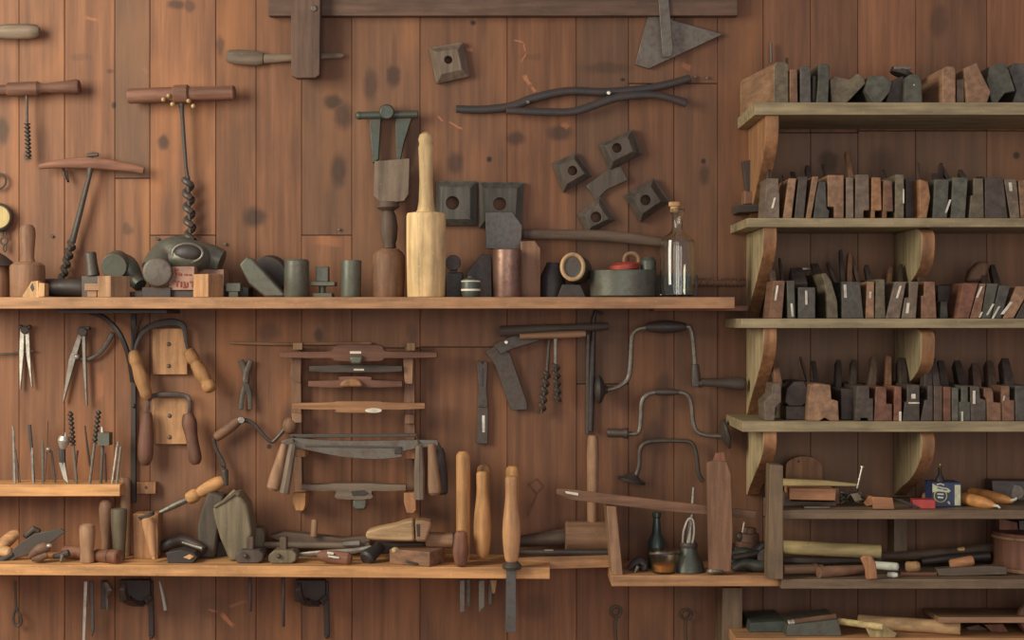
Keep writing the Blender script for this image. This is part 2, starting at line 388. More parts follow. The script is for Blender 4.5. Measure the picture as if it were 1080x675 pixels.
# points may have been merged: colour them by position
from mathutils import kdtree
kd = kdtree.KDTree(len(wm.v))
for i, v in enumerate(wm.v): kd.insert(v, i)
kd.balance()
for v in wall.data.vertices:
    _, i, _ = kd.find(v.co); t = tones[i]; ca.data[v.index].color = (t[0], t[1], t[2], 1)
for p in wall.data.polygons: p.use_smooth = False
bk = M(); bk._add([(-2.3, .02, 0), (2.4, .02, 0), (2.4, .02, 2.9), (-2.3, .02, 2.9), (-2.3, .06, 0), (2.4, .06, 0), (2.4, .06, 2.9), (-2.3, .06, 2.9)],
                  [(3, 2, 1, 0), (4, 5, 6, 7), (0, 1, 5, 4), (1, 2, 6, 5), (2, 3, 7, 6), (3, 0, 4, 7)])
structure('wall_backing', bk, plain('backing_timber', (80, 60, 48), .9))
fl = M(); fl._add([(-2.3, -4.6, -.05), (2.4, -4.6, -.05), (2.4, .06, -.05), (-2.3, .06, -.05), (-2.3, -4.6, 0), (2.4, -4.6, 0), (2.4, .06, 0), (-2.3, .06, 0)],
                  [(0, 3, 2, 1), (4, 5, 6, 7), (0, 1, 5, 4), (1, 2, 6, 5), (2, 3, 7, 6), (3, 0, 4, 7)])
structure('floor', fl, W('brown', 'y'))

# ---------------------------------------------------------------- shelf heights and depths
def hz(py, d): return (py - 337.5) * S(d)          # height below the eye
HM = hz(313.3, .20)                                 # main shelf top
def YB(h, d): return 337.5 + h / S(d)               # pixel of a height h (below the eye) at depth d
def MB_(d=.1): return YB(HM, d) - .12
def LH(x): return hz(595.5 + (x + 10) * .0052, .18)   # low shelf top, sagging to the right
def LB(x, d=.1): return YB(LH(x), d)
R1, R2, R3, R4, R5, R6 = hz(108, .245), hz(230, .245), hz(336, .245), hz(444.5, .245), hz(538, .245), hz(611, .245)

# main shelf
sh = M(); sh.prism([(-60, 313.5), (775, 313.3), (775, 325.5), (-60, 325.5)], .20, 0)
bs = M(); bs.tube(cm([(96, 330, .012), (108, 334, .03), (122, 346, .05), (131, 362, .05), (137, 382, .035), (140, 402, .014)], 4), 2.2, n=4, flat=1.4)
bs.tube([(141, 327, .006), (141, 530, .006)], 2.6, n=4, flat=.7)
bs.block(60, 176, 326.5, 330.5, .14, .01)
bs.tube([(152, 327, .12), (143, 350, .03), (141.5, 368, .01)], 1.8, n=4)
bs.ball((141, 428, .012), 2.4)
T('wall_shelf', 'long brown plank shelf across the upper wall, carrying mallets and the corked bottle', 'shelf',
  [('shelf_board', sh, W('mainshelf', 'x')), ('bracket', bs, MT('black'), [], 'black iron bracket with a curved strut')])
s2 = M(); s2.prism([(690, 322.5), (789, 322.5), (789, 328), (690, 328)], .10, 0.0)
T('wood_batten', 'short reddish batten on the wall behind the right end of the long upper shelf', 'batten', (s2, W('red', 'x')))
# low shelf
sh = M()
def low_board(x0, x1, d0, d1, th):
    m = M(); n = 6; pts = [(x0 + (x1 - x0) * i / n) for i in range(n + 1)]
    top = [(x, LB(x, d0)) for x in pts]; m.prism(top + [(x, y + th + (x > 0) * .0022 * x) for x, y in reversed(top)], d0, d1); return m
sh = low_board(-60, 580, .18, 0.0, 11)
def lbr(x):
    b = M(); b.tube(cm([(x - 26, 618, .13), (x - 22, 632, .10), (x - 8, 637, .05), (x + 2, 630, .03)], 4), 2.6, n=4, flat=2)
    b.block(x - 30, x + 2, 612, 635, .03, .012); b.tube([(x + 3, 613, .008), (x + 4, 671, .008)], 2.6, n=4, flat=.8); b.ball((x + 4, 672, .012), 2); return b
T('wall_shelf', 'long pale plank shelf low on the wall, crowded with chisels, gauges and axe heads', 'shelf',
  [('shelf_board', sh, W('lowshelf', 'x')), ('bracket', lbr(156), MT('black')), ('bracket', lbr(341), MT('black'))])
m = M(); m.prism([(545, 588.5), (646, 585.5), (646, 598.5), (545, 601)], .10, 0)
T('wood_batten', 'thick batten bridging the low shelf and box shelf, under the big mallet head', 'batten', (m, W('shelf', 'x')))
m = M(); m.block(645, 821, 607, 618.5, .20, 0)
m2 = M(); m2.prism([(640, 534), (650, 534.5), (657, 606.5), (645.5, 606.5)], .19, .02)
T('wall_shelf', 'small pale box shelf with one upright side, holding the oil can and glass jar', 'shelf', [('shelf_board', m, W('shelf', 'x')), ('side_board', m2, W('tan'))])
# rack for bits, far left
m = M(); m.block(-60, 126.5, 511, 523.5, .10, 0)
T('wall_shelf', 'narrow pale rack at the left edge with drill bits standing in it', 'shelf', (m, W('lowshelf', 'x')))

# ---------------------------------------------------------------- right-hand shelving
BRM = W('oak', 'z')
def bracket(xw, ztop, zbot, prof, w=13.0):
    """side board: profile [(t, depth)], t = 0 under the shelf above, 1 at the bottom; xw = left face pixel at the wall"""
    m = M(); x0 = P(xw, 0, 0).x; x1 = P(xw + w, 0, 0).x
    q = cm(prof, 4); pts = [(-d_, ztop + (zbot - ztop) * t) for t, d_ in q] + [(-.001, zbot), (-.001, ztop)]
    n = len(pts); vs = [(x0, y, z) for y, z in pts] + [(x1, y, z) for y, z in pts]
    m._add(vs, [tuple(range(n)), tuple(range(2 * n - 1, n - 1, -1))] + [(i, i + n, (i + 1) % n + n, (i + 1) % n) for i in range(n)]); return m
def rshelf(xf, h, th, d=.245):
    m = M(); y = YB(h, d); m.block(xf, 1300, y, y + th, d, 0); return m
TH = 11
zt = lambda h, th=TH: CZ - h - th * S(.245) - .0005
PR = [(0, .235), (.12, .238), (.3, .22), (.5, .165), (.7, .10), (.87, .045), (1, .012)]
PE = [(0, .225), (.1, .24), (.3, .235), (.5, .20), (.7, .14), (.87, .06), (1, .01)]
PM = [(0, .20), (.06, .235), (.2, .24), (.4, .225), (.55, .17), (.68, .09), (.8, .045), (1, .03)]
parts = []
for xf, h, th in ((796, R1, 13), (788, R2, 9.5), (782, R3, 10), (783, R4, 11)): parts.append(('shelf_board', rshelf(xf, h, th), W('rackboard', 'x')))
tops = [zt(R1, 13), zt(R2, 9.5), zt(R3, 10), zt(R4, 11)]; bots = [CZ - R2 + .0005, CZ - R3 + .0005, CZ - R4 + .0005, CZ - hz(521.5, 0)]
for k in range(4):
    parts.append(('bracket', bracket(787 + (2 if k == 0 else 0), tops[k], bots[k], PR), W('rackshelf' if k else 'oak')))
    if k: parts.append(('bracket', bracket(942, tops[k], bots[k], PE if k == 3 else PM), W('rackshelf')))
    parts.append(('bracket', bracket(1140, tops[k], bots[k], PM), W('rackshelf')))
_u = T('shelving_unit', 'tall four-board shelving with curved brackets on the right, filled with wooden planes', 'shelving', parts)
for ch in _u.children:
    if ch.name.startswith('bracket'):
        ch.data.materials.append(W('oak'))  # edges darker than the sides: light from the side put into the colour
        for p in ch.data.polygons:
            if abs(p.normal.x) < .5: p.material_index = 1
m5 = M(); y = YB(R5, .245); m5.block(825, 1300, y, y + 9.5, .245, 0)
m6 = M(); y = YB(R6, .245); m6.block(824, 1300, y, y + 10, .245, 0)
pst = M(); pst.prism([(812, 490), (826, 491), (826, 611), (810, 611)], .255, .205)
ps2 = M(); ps2.block(762, 783, 620, 740, .12, .0)
md = M(); md.block(943, 957, YB(R5, .05) + 10, YB(R6, .05) - 6, .06, .0)
T('shelving_unit', 'dark low shelving under the plane shelves, holding the candles and paper roll', 'shelving',
  [('shelf_board', m5, W('darkshelf', 'x')), ('shelf_board', m6, W('darkshelf', 'x')), ('post', pst, W('darkshelf')), ('divider', md, W('darkshelf'))])
R7 = hz(673, .22)
m7 = M(); m7.block(776, 1300, 673, 684, .22, 0)
T('shelving_unit', 'dark upright post and pale bottom board at the lower edge, right of the key hooks', 'shelving',
  [('shelf_board', m7, W('shelf', 'x')), ('post', ps2, W('darkshelf'))])
# ================================================================ UPPER WALL, LEFT
def knob_end(n=1): pass
m = M().lathe((-30, 34, .025), (42, 33, .025), [(0, 6), (.3, 6), (.55, 8.2), (.85, 8), (.95, 7), (1, 4)], flat=.9)
T('tool_handle', 'pale turned wooden handle entering from the left edge near the top', 'handle', (m, W('grey', 'x')))
# augers
h = M().lathe((-26, 96, .03), (84, 91.5, .03), [(0, 6), (.3, 5), (.32, 7.5), (.6, 7.5), (.62, 6), (.66, 4.6), (.72, 5.4), (.97, 8), (1, 7)])
s_ = M().tube([(28, 98, .03), (28.5, 131, .03)], 1.5)
tw = M().twist((28.5, 130, .03), (30, 168, .03), 3.6, 4.5)
T('auger', 'brown T-handled auger cut off by the left edge, with a short thin twist', 'auger',
  [('handle', h, W('rust', 'x')), ('shank', s_, MT('iron')), ('twist', tw, MT('iron'))])
h = M().lathe((135, 101.5, .032), (248, 97.5, .032), [(0, 7.2), (.02, 8), (.42, 8), (.44, 10), (.56, 10), (.58, 7.5), (.96, 7.2), (.985, 7.6), (1, 6)])
s_ = M().tube([(191, 106, .032), (192, 120, .03), (196, 176, .025), (198, 190, .024)], [3.5, 2.2, 2, 2.2])
tw = M().helix((198, 189, .024), (201, 256, .024), 3.6, 4.6, 3.5, n=9); tw.tube([(198, 186, .024), (201, 258, .024)], [2.4, 1.6])
pegs = [('peg', M().ball((x, y, .050), 2.3, 2.3, 3.4), W('pale')) for x, y in ((172.5, 105), (178, 101), (199, 106.5), (204, 112), (182, 110))]
T('auger', 'T-handled auger with four small pale pegs and the thickest, longest black twist', 'auger',
  [('handle', h, W('rust', 'x')), ('shank', s_, MT('iron')), ('twist', tw, MT('iron'))] + pegs)
h = M().tube([(41, 176, .03), (60, 173, .03), (96, 172, .03), (130, 176, .03), (152, 180, .03)], [2.5, 4.5, 6.5, 5, 3.5], flat=.8, smooth=4)
s_ = M().tube([(97, 166, .03), (94, 186, .03), (76, 256, .022)], [4, 2.6, 3.6])
s_.tube([(92, 164, .03), (104, 163, .03)], 2)
tw = M().helix((76, 256, .022), (65, 296, .022), 2.8, 4.4, 2.9, 2.2, n=8); tw.tube([(76, 252, .022), (65, 297, .022)], [3, 1.6])
T('auger', 'auger with a tapered bow-shaped wooden handle and a slanting iron shaft', 'auger',
  [('handle', h, W('red', 'x')), ('shank', s_, MT('iron')), ('twist', tw, MT('iron'))])
m = M().tube([(66, 176, .012), (68, 186, .02), (72, 192, .02), (70, 180, .012)], 1.4)
T('iron_hook', 'small iron hook on a nail left of the slanting auger shaft', 'hook', (m, MT('iron')))
m = M().ring((-2, 191, .012), 8, 1.2)
T('iron_ring', 'thin iron ring hanging at the left edge above the pale dial', 'ring', (m, MT('iron')))
f_ = M().lathe((-2, 229, .002), (-2, 229, .03), [(0, 15), (.9, 15), (1, 13)], n=32)
f2 = M().lathe((-2, 229, .0302), (-2, 229, .034), [(0, 12.2), (1, 11.6)], n=32)
c_ = M().ring((4, 254, .014), 3.6, 1)
links = [('chain_link', c_, MT('iron')), ('chain_link', M().ring((4.5, 247, .014), 3.6, .9, sx=.4), MT('iron')), ('chain_link', M().ring((5, 261.5, .014), 3.8, .9, sx=.4), MT('iron'))]
T('dial_scale', 'round pale-faced dial in a dark rim at the left edge, chain links below', 'scale',
  [('case', f_, MT('iron')), ('face', f2, W('yellow'))] + links)
# big wooden square at the top
bm_ = M().block(283, 778, -30, 16.5, .028, .004)
st = M().prism([(307, -30), (338, -30), (337, 79), (332, 82), (312, 82), (307, 79)], .06, .0285)
bt = M().lathe((331, 9, .06), (331, 9, .064), [(0, 3.6), (1, 3)])
T('wooden_square', 'large dark wooden square whose long blade runs along the top edge', 'square',
  [('blade', bm_, W('post', 'x')), ('stock', st, W('post', 'z')), ('bolt', bt, MT('dull'))])
m = M().lathe((239, 59.5, .013), (278, 62, .013), [(0, 5), (.06, 7), (.3, 8), (.8, 8), (1, 6)], flat=.7, n=18)
m1 = M().lathe((278, 62, .012), (363, 58.5, .012), [(0, 5), (.35, 4), (.7, 3.4), (.95, 3), (1, 1.4)], flat=.8)
T('wooden_screw', 'pale fat-handled wooden screw passing behind the stock of the large square', 'screw', [('handle', m, W('grey', 'x')), ('shaft', m1, W('grey', 'x'))])
# ---- pyramid blocks with holes
def nut(pts, hole, label, wm_='olive', d=.03, group=None, top=.62):
    cx = sum(p[0] for p in pts) / 4; cy = sum(p[1] for p in pts) / 4
    m = M().hole_plate(pts, hole, d * .45, .001)
    # raised inner step with the same hole
    m.hole_plate([(cx + (x - cx) * .985, cy + (y - cy) * .985) for x, y in pts], hole, d, d * .45, shrink=top)
    T('wooden_nut', label, 'nut', (m, W(wm_)), group, bevel=.0015)
nut([(452.5, 50), (488, 44), (496, 80), (460, 88)], (473, 63, 4.2), 'square block with a centre hole, alone under the top beam', 'grey')
nut([(582, 172), (607, 161), (625, 185), (594, 203)], (604, 180, 5), 'tilted block with a dark hole, leftmost of the lower group of nuts', 'dgrey')
nut([(631, 152), (668, 136), (678, 162), (644, 179)], (651, 156, 5), 'tilted block with a dark hole, topmost of the lower group of nuts', 'dgrey', .034)
nut([(609, 226), (633, 207), (650, 232), (619, 247)], (629, 229, 5.5), 'tilted block with a dark hole, bottom of the group under its neighbours', 'dgrey')
nut([(658, 206), (690, 188), (707, 213), (676, 234)], (681, 211, 5.5), 'tilted block with a dark hole, nearest the cork of the bottle', 'dgrey', .034)
m = M().prism([(625, 205), (618, 196), (642, 178), (655, 175), (662, 190), (640, 200), (628, 212)], .014, .001)
T('wooden_cleat', 'dark flat cleat on the wall between the four tilted blocks', 'cleat', (m, W('dgrey')))
for pts, hl, lb in (([(460, 190.5), (503, 191), (503, 238), (460, 238)], (477.5, 214, 7), 'large dark square block with a hole, just right of the big pale mallet'),
                    ([(505, 192), (553, 192), (550, 238), (505, 240)], (527, 215, 7), 'large dark square block with a hole, partly behind the grey metal plate')):
    nut(pts, hl, lb, 'slate', .03, top=.72)
# triangle plate
m = M().prism([(683, 17), (706, 17), (709, 21), (763, 36), (684, 72.5), (670, 68)], .012, .004)
r_ = M().prism([(694, -6), (705, -6), (710, 52), (708, 60), (699, 60)], .034, .029); r_.block(699, 707, 20, 58, .029, .0122)
r2 = M().block(696, 704, 17.2, 60, .028, .0122)
T('saddle_square', 'dark triangular iron plate hanging below the top beam, with a vertical rib', 'square', [('plate', m, MT('dull')), ('rib', r_, MT('dull'))])
# tongs
a = M().tube([(481, 115, .012), (510, 115.5, .012), (540, 112, .014), (565, 103, .016), (600, 96, .018), (640, 97, .018), (690, 92, .016), (728, 82.5, .014)], [4, 4.2, 4.6, 4.6, 4.2, 4.2, 4.2, 4], flat=.7, smooth=5, n=12)
b_ = M().tube([(534, 116.5, .026), (575, 118, .027), (608, 117, .027), (650, 103, .029), (685, 100, .028), (705, 103, .026), (724, 109, .024)], [3.6, 4, 4, 4.4, 3.8, 3.8, 4.5], flat=.6, smooth=5, n=12)
p_ = M().lathe((642, 98, .03), (642, 98, .038), [(0, 2.6), (1, 2)]); p2_ = M().lathe((557, 107.5, .02), (557, 107.5, .028), [(0, 2.4), (1, 2)])
T('iron_tongs', 'long black blacksmith tongs lying almost level high on the wall', 'tongs', [('jaw', a, MT('black')), ('jaw', b_, MT('black')), ('rivet', p_, MT('bright')), ('rivet', p2_, MT('dull'))])
for x, y, lb in ((745.5, 82, 'nail head right of the tongs tip'), (54.5, 249, 'nail head in the board left of the slanting auger'), (166, 252, 'nail head left of the thick auger twist'),
             (237, 257, 'nail head above the small pale block on the upper shelf'), (357, 242, 'nail head above the upright green cylinder'), (733, 81, 'nail head just beyond the upper tongs jaw')):
    T('nail', lb, 'nail', (M().lathe((x, y, 0), (x, y, .006), [(0, 1), (.6, 1), (.62, 1.8), (1, 1.5)], n=10), MT('dull')), bevel=0)

# iron yoke + wooden paddle
y_ = M().tube([(379, 122, .03), (441, 120.5, .03)], 4, n=12); y_.lathe((408, 118, .014), (408, 118, .05), [(0, 7), (.8, 8), (1, 7)])
y_.prism([(389, 118), (402, 118), (399, 168), (393, 172)], .03, .012); y_.prism([(417, 118), (436, 118), (426, 150), (422, 170), (418, 170)], .03, .012)
y_.ball((379, 122, .03), 4.4)
T('iron_yoke', 'dark two-legged iron yoke on the wall above the wooden mallet paddle', 'yoke', (y_, MT('verd')))
m = M().prism([(395, 170), (432, 167), (431, 205), (426, 212), (403, 215), (394, 206)], .065, .035)
n_ = M().lathe((409, 213, .05), (411, 262, .05), [(0, 11), (.12, 12), (.2, 6), (.3, 8), (.55, 9.5), (.8, 8), (.9, 6.5), (1, 7)])
T('wooden_paddle', 'worn brown paddle blade on a dark turned handle, left of the pale mallet', 'paddle', [('blade', m, W('grey')), ('handle', n_, W('dark'))])

# ================================================================ ON THE MAIN SHELF
def yb(d): return MB_(d)
# mallet cut by the left edge
m = M().lathe((-6, yb(.11), .11), (-6, 281, .11), [(0, 17), (.6, 17.5), (1, 14)]); t_ = M().lathe((-4, 281, .11), (-4, 266, .11), [(0, 20), (.35, 16), (.7, 10), (1, 3)])
T('wooden_mallet', 'mallet at the left edge, brown body under a dark cone top', 'mallet', [('head', m, W('brown')), ('cap', t_, MT('black'))])
def mallet(name, label, x, yshelf, d, body, handle, wm_, cat='mallet', flat=1.0, wh=None):
    yb0 = yshelf; b_ = M().lathe((x, yb0, d), (x, body[-1][0], d), [((yb0 - y) / (yb0 - body[-1][0]), r) for y, r in body], n=26, flat=flat)
    h_ = M().lathe((x, handle[0][0], d), (x, handle[-1][0], d), [((handle[0][0] - y) / (handle[0][0] - handle[-1][0]), r) for y, r in handle], n=22)
    return T(name, label, cat, [('head', b_, W(wm_)), ('handle', h_, W(wh or wm_))])
y0 = yb(.13)
mallet('wooden_mallet', 'squat brown carving mallet with rounded shoulders, leftmost complete one on the upper shelf', 29, y0, .13,
       [(y0, 16.5), (y0 - 1, 17), (285, 17.5), (280, 17), (277, 13), (276, 7)], [(277, 8), (272, 6.5), (262, 7), (248, 8), (241, 7.5), (237.5, 5), (236.8, 2)], 'brown', wh='brown')
m = M().prism([(23, 313), (33, 297), (40, 296), (41, 313)], .195, .165); m.prism([(41, 298), (47, 299), (47, 313), (41, 313)], .195, .165)
k_ = M().prism([(34, 297.5), (36.5, 305), (34, 308), (31.5, 303)], .1955, .19)
T('wood_offcut', 'small pale triangular offcut with a knot in front of the squat mallet', 'offcut', [('block', m, W('pale2')), ('knot', k_, W('vdark'))])
m = M().lathe((47, 303, .1), (90, 304, .1), [(0, 8), (.05, 9), (.9, 9.5), (1, 8.5)]); 
T('iron_pipe', 'dark iron pipe lying behind the offcut on the upper shelf', 'pipe', (m, MT('black')))
m = M().lathe((98, 291, .12), (95, 266, .12), [(0, 7), (.5, 6), (.95, 6), (1, 5)]); m2 = M().block(86, 106, 291, yb(.13), .13, .10)
T('iron_stake', 'stubby dark iron stake on a square base behind the wood cube', 'stake', [('pin', m, MT('iron')), ('base', m2, MT('iron'))])
m = M().block(89, 105, 299, 306.5, .172, .14); m.block(92, 102, 306.5, yb(.172), .168, .145)
T('wood_offcut', 'flat tan strip of wood beside the left wood cube', 'offcut', (m, W('tan', 'x')))
def cube(cx, w, h, yaw, lb, d=.165, m_='tan'):
    T('wooden_cube', lb, 'cube', (M().vbox(cx, yb(d), d, w, h, w, yaw), W(m_)), bevel=.001)
cube(120, 23, 21, -42, 'left of two small wooden cubes, turned corner-on below the green cap')
cube(219.5, 21, 23, -34, 'right of two small wooden cubes, turned corner-on by the red-lettered casting', m_='ply')
# pipe elbow
m = M().lathe((120, 281, .135), (124, 277, .09), [(0, 12.5), (.04, 13), (1, 13)], n=28)
m.tube([(124, 278, .09), (134, 282, .085), (142, 294, .09), (148, 301, .10)], [12, 12, 9, 7], smooth=4, n=18)
T('pipe_elbow', 'grey-green iron elbow with a round cap beside the left wood cube', 'pipe', (m, MT('green')))
m = M().prism([(131, 308), (160, 307), (161, yb(.15)), (131, yb(.15))], .15, .06)
T('iron_bar', 'short black iron bar under the elbow on the upper shelf', 'bar', (m, MT('black')))
# casting with red letters
m = M().lathe((166, 287, .175), (170, 286, .05), [(0, 12), (.01, 14), (.05, 15), (.1, 13.5), (1, 13)], n=30, )
sd = M().tube([(164, 285, .13), (172, 270, .11), (186, 266, .10), (205, 270, .09), (222, 272, .085), (234, 276, .085)], [15, 14, 17, 16, 14, 12], smooth=4, n=20)
sd.ball((198, 272, .105), 25, 16, 20, n=28, m=16)
cv = M().ball((198, 267, .138), 14, 8.5, 6, n=24, m=12)
cr = M().tube([(198 + 16 * math.cos(a * PI / 10), 267 + 10 * math.sin(a * PI / 10), .140) for a in range(20)], 1.6, n=8, closed=True)
bd = M().block(178, 205, 281, 306, .155, .05); bs0 = M().block(180, 205, 306.3, yb(.14), .15, .05); bd.block(205, 236, 284, yb(.10), .10, .04)
bs = M().block(150, 180, 303, yb(.16), .16, .05)
lt = M(); 
for x, y, dx, dy in ((182, 285, 0, 4.5), (185, 285, 1, 5), (188, 287, 1, 3.5), (191, 288, 0, 3), (194, 289.5, 4, .4), (199, 290, 3, 0), (184, 284, 4, .6),
                     (184, 297, 5, -.3), (186.5, 297, 0, 5.5), (191, 297, 0, 6), (194, 297, 1, 5.5), (197.5, 297.5, 0, 5.5), (200, 297.5, 3.4, 0), (203, 298, 0, 5), (193, 303, 4, 0)):
    lt.tube([(x, y, .1558), (x + dx, y + dy, .1558)], .8, n=4, flat=.4)
T('iron_casting', 'big grey-green saddle-shaped casting with faded red lettering on the upper shelf', 'casting',
  [('end_cap', m, MT('dull')), ('saddle', sd, MT('green')), ('hollow', cv, MT('black')), ('lip', cr, MT('dull')), ('body', bd, plain('faded_paint', (170, 128, 104), .7)), ('foot', bs, MT('black')), ('foot', bs0, MT('black')),
   ('lettering', lt, plain('red_paint', (172, 62, 48), .6))])
m = M().block(238, 253.5, 298.5, 307.5, .15, .12); m.block(241, 251, 307.5, yb(.15), .15, .12)
T('iron_block', 'small grey-green iron block just right of the right wood cube', 'block', (m, MT('green')))
m = M().prism([(236, 302), (262, 303), (262, yb(.09)), (236, yb(.09))], .09, .03)
T('iron_bar', 'black iron bar low behind the small grey-green block', 'bar', (m, MT('black')))
# leaning strap ring + disc
m = M().tube([(254, 280, .15), (262, 272, .16)], [2, 2])
st_ = M().prism([(252, 279), (260, 270.5), (266, 273), (301, 311), (298, 313.2), (279, 313.2), (262, 299)], .13, .09)
ds = M().lathe((282, 291, .06), (286, 289, .028), [(0, 20), (1, 20)], n=30)
T('iron_strap', 'thick grey-green iron strap leaning left of the upright cylinder', 'strap', (st_, MT('green')), bevel=.004)
T('iron_disc', 'dark iron disc leaning on the wall behind the leaning strap', 'disc', (ds, MT('black')))
m = M().lathe((312.5, yb(.13), .13), (313, 273.5, .13), [(0, 12), (.02, 12.5), (.96, 12.6), (.97, 11.5), (1, 11.4)], n=28)
t_ = M().lathe((324, yb(.1), .06), (325, 276, .06), [(0, 7), (1, 7)])
T('iron_cylinder', 'wide grey-green iron cylinder standing left of the little stand', 'cylinder', (m, MT('green')))
m = M().block(327, 353, 297, 301.5, .13, .08); m.block(333, 346, 281, 297, .12, .09); m.tube([(340, 301, .105), (340, yb(.105), .105)], 3.5); m.block(330, 350, 309, yb(.13), .13, .08)
T('small_anvil', 'little iron stand with a square block on a flat plate between two cylinders', 'anvil', (m, MT('green')))
m = M().lathe((370, yb(.12), .12), (370.5, 274.5, .12), [(0, 10), (.05, 10.5), (1, 10.5)], n=12)
T('iron_cylinder', 'narrow grey-green ribbed cylinder standing left of the dark turned mallet', 'cylinder', (m, MT('green')))
m = M().block(384, 390, 290, yb(.06), .06, .03)
# dark turned mallet
y0 = yb(.10)
T('wooden_mallet', 'dark brown worn mallet body under the paddle, left of the tall pale mallet', 'mallet',
  (M().lathe((409.5, y0, .10), (410.5, 262.5, .10), [(0, 15.5), (.02, 16), (.5, 17), (.85, 16.5), (.93, 14), (1, 10)], n=26), W('brown')))
y0 = yb(.15)
mallet('wooden_mallet', 'tall pale new-looking mallet with a long flared handle, brightest thing on the upper shelf', 449.5, y0, .15,
       [(y0, 18.5), (y0 - 1, 19), (260, 20), (228, 20), (225, 19.2), (224.3, 15)],
       [(225, 11), (221, 9), (212, 7.5), (190, 6.8), (165, 7.5), (156, 8), (152, 7), (147, 8), (142, 6.5), (139.7, 3)], 'pale')
m = M().lathe((478, 277, .03), (478, 277, .08), [(0, 8), (1, 8)]); m.block(471, 488, 287, yb(.05), .05, .02); m.block(474, 482, 280, 289, .05, .03)
T('iron_boss', 'dark round iron boss right of the tall pale mallet', 'boss', (m, MT('black')))
m = M().prism([(484, yb(.09)), (494, 285), (508, 268), (518, 268), (519, yb(.09))], .09, .04)
T('iron_wedge', 'black sloping iron wedge behind the small white-banded fitting', 'wedge', (m, MT('black')))
m = M().lathe((496.5, yb(.17), .17), (496.5, 291, .17), [(0, 8), (.15, 9), (.3, 9.4), (.7, 9.4), (.85, 8), (.9, 4), (1, 3)], n=20)
b_ = M().lathe((496.5, 307, .17), (496.5, 304.8, .17), [(0, 9.8), (1, 9.8)], n=20); b2_ = M().lathe((496.5, 297.6, .17), (496.5, 296, .17), [(0, 9.6), (1, 9.6)], n=20)
T('screw_cap', 'small dark screw cap with two white bands in front of the black wedge', 'cap', [('cap', m, MT('verd')), ('band', b_, PAPER), ('band', b2_, PAPER)])
m = M().lathe((535, yb(.14), .14), (535, 262.5, .14), [(0, 14), (.02, 14.3), (.98, 14.6), (.985, 13.6), (1, 13.4)], n=32)
T('steel_cylinder', 'smooth reddish-brown steel cylinder standing under the grey plate', 'cylinder', (m, metal('browned', (150, 116, 98), .38, .7, (120, 80, 66), .6)))
m = M().prism([(512, 224), (540, 223.5), (551, 238), (549, 262), (545, 264), (512, 262)], .06, .05)
T('metal_plate', 'flat grey metal plate standing on the wall behind the browned steel cylinder', 'plate', (m, MT('lead')))
m = M().prism([(549, 254.5), (564, 254), (570, 262), (570, yb(.11)), (550, yb(.11))], .11, .07)
T('wood_post', 'short upright brown wood offcut just right of the browned steel cylinder', 'offcut', (m, W('brown')))
m = M().tube([(552, 247, .035), (640, 249, .035), (700, 256, .035)], [5, 6, 5], flat=.7, n=14, smooth=3); m.tube([(553, 247, .03), (530, 250, .03)], [4, 3])
T('wood_bar', 'long dark rounded wooden bar on pegs behind the bottle', 'bar', (m, W('dark', 'x')))
m = M().lathe((582, yb(.07), .07), (584, 277, .07), [(0, 14), (.6, 13), (1, 7)])
T('iron_cone', 'dark iron cone standing between the wood offcut and the pale-rimmed pipe', 'cone', (m, MT('black')))
# pipe with pale rim, pan, red cap
m = M().lathe((604, 281, .165), (609, 285, .08), [(0, 13), (.2, 14), (1, 15)], n=28)
rm = M().ring((604, 281.5, .168), 13.2, 2.1, sx=.86)
ds = M().lathe((604, 281.5, .1665), (604, 281.5, .1675), [(0, 11.5), (1, 11.5)], n=28)
ft = M().prism([(588, yb(.13)), (593, 300), (612, 300), (618, yb(.13))], .13, .08)
T('iron_pipe', 'stub of dark iron pipe with a pale chipped rim facing the room', 'pipe', [('body', m, MT('verd')), ('rim', rm, W('beige')), ('mouth', ds, MT('iron')), ('foot', ft, MT('black'))])
y0 = yb(.12)
m = M().lathe((657, y0, .125), (657, 285, .125), [(0, 30), (.05, 33), (.85, 34), (.97, 34.5), (1, 33)], n=36, flat=.85)
rd = M().lathe((659, 285, .125), (658, 276.5, .125), [(0, 15), (.6, 15.5), (1, 10)], n=24)
rg = M().ring((666, 274, .125), 7, 2, sx=1.1); 
kb = M().lathe((684, 285, .125), (684, 271, .125), [(0, 8), (.7, 8), (1, 5)])
T('iron_pan', 'wide low grey-green iron pot left of the bottle, with a bright red lid cap', 'pan',
  [('bowl', m, MT('green')), ('cap', rd, plain('red_lid', (190, 70, 50), .5), [('ring', rg, W('tan'))]), ('knob', kb, MT('verd'))])
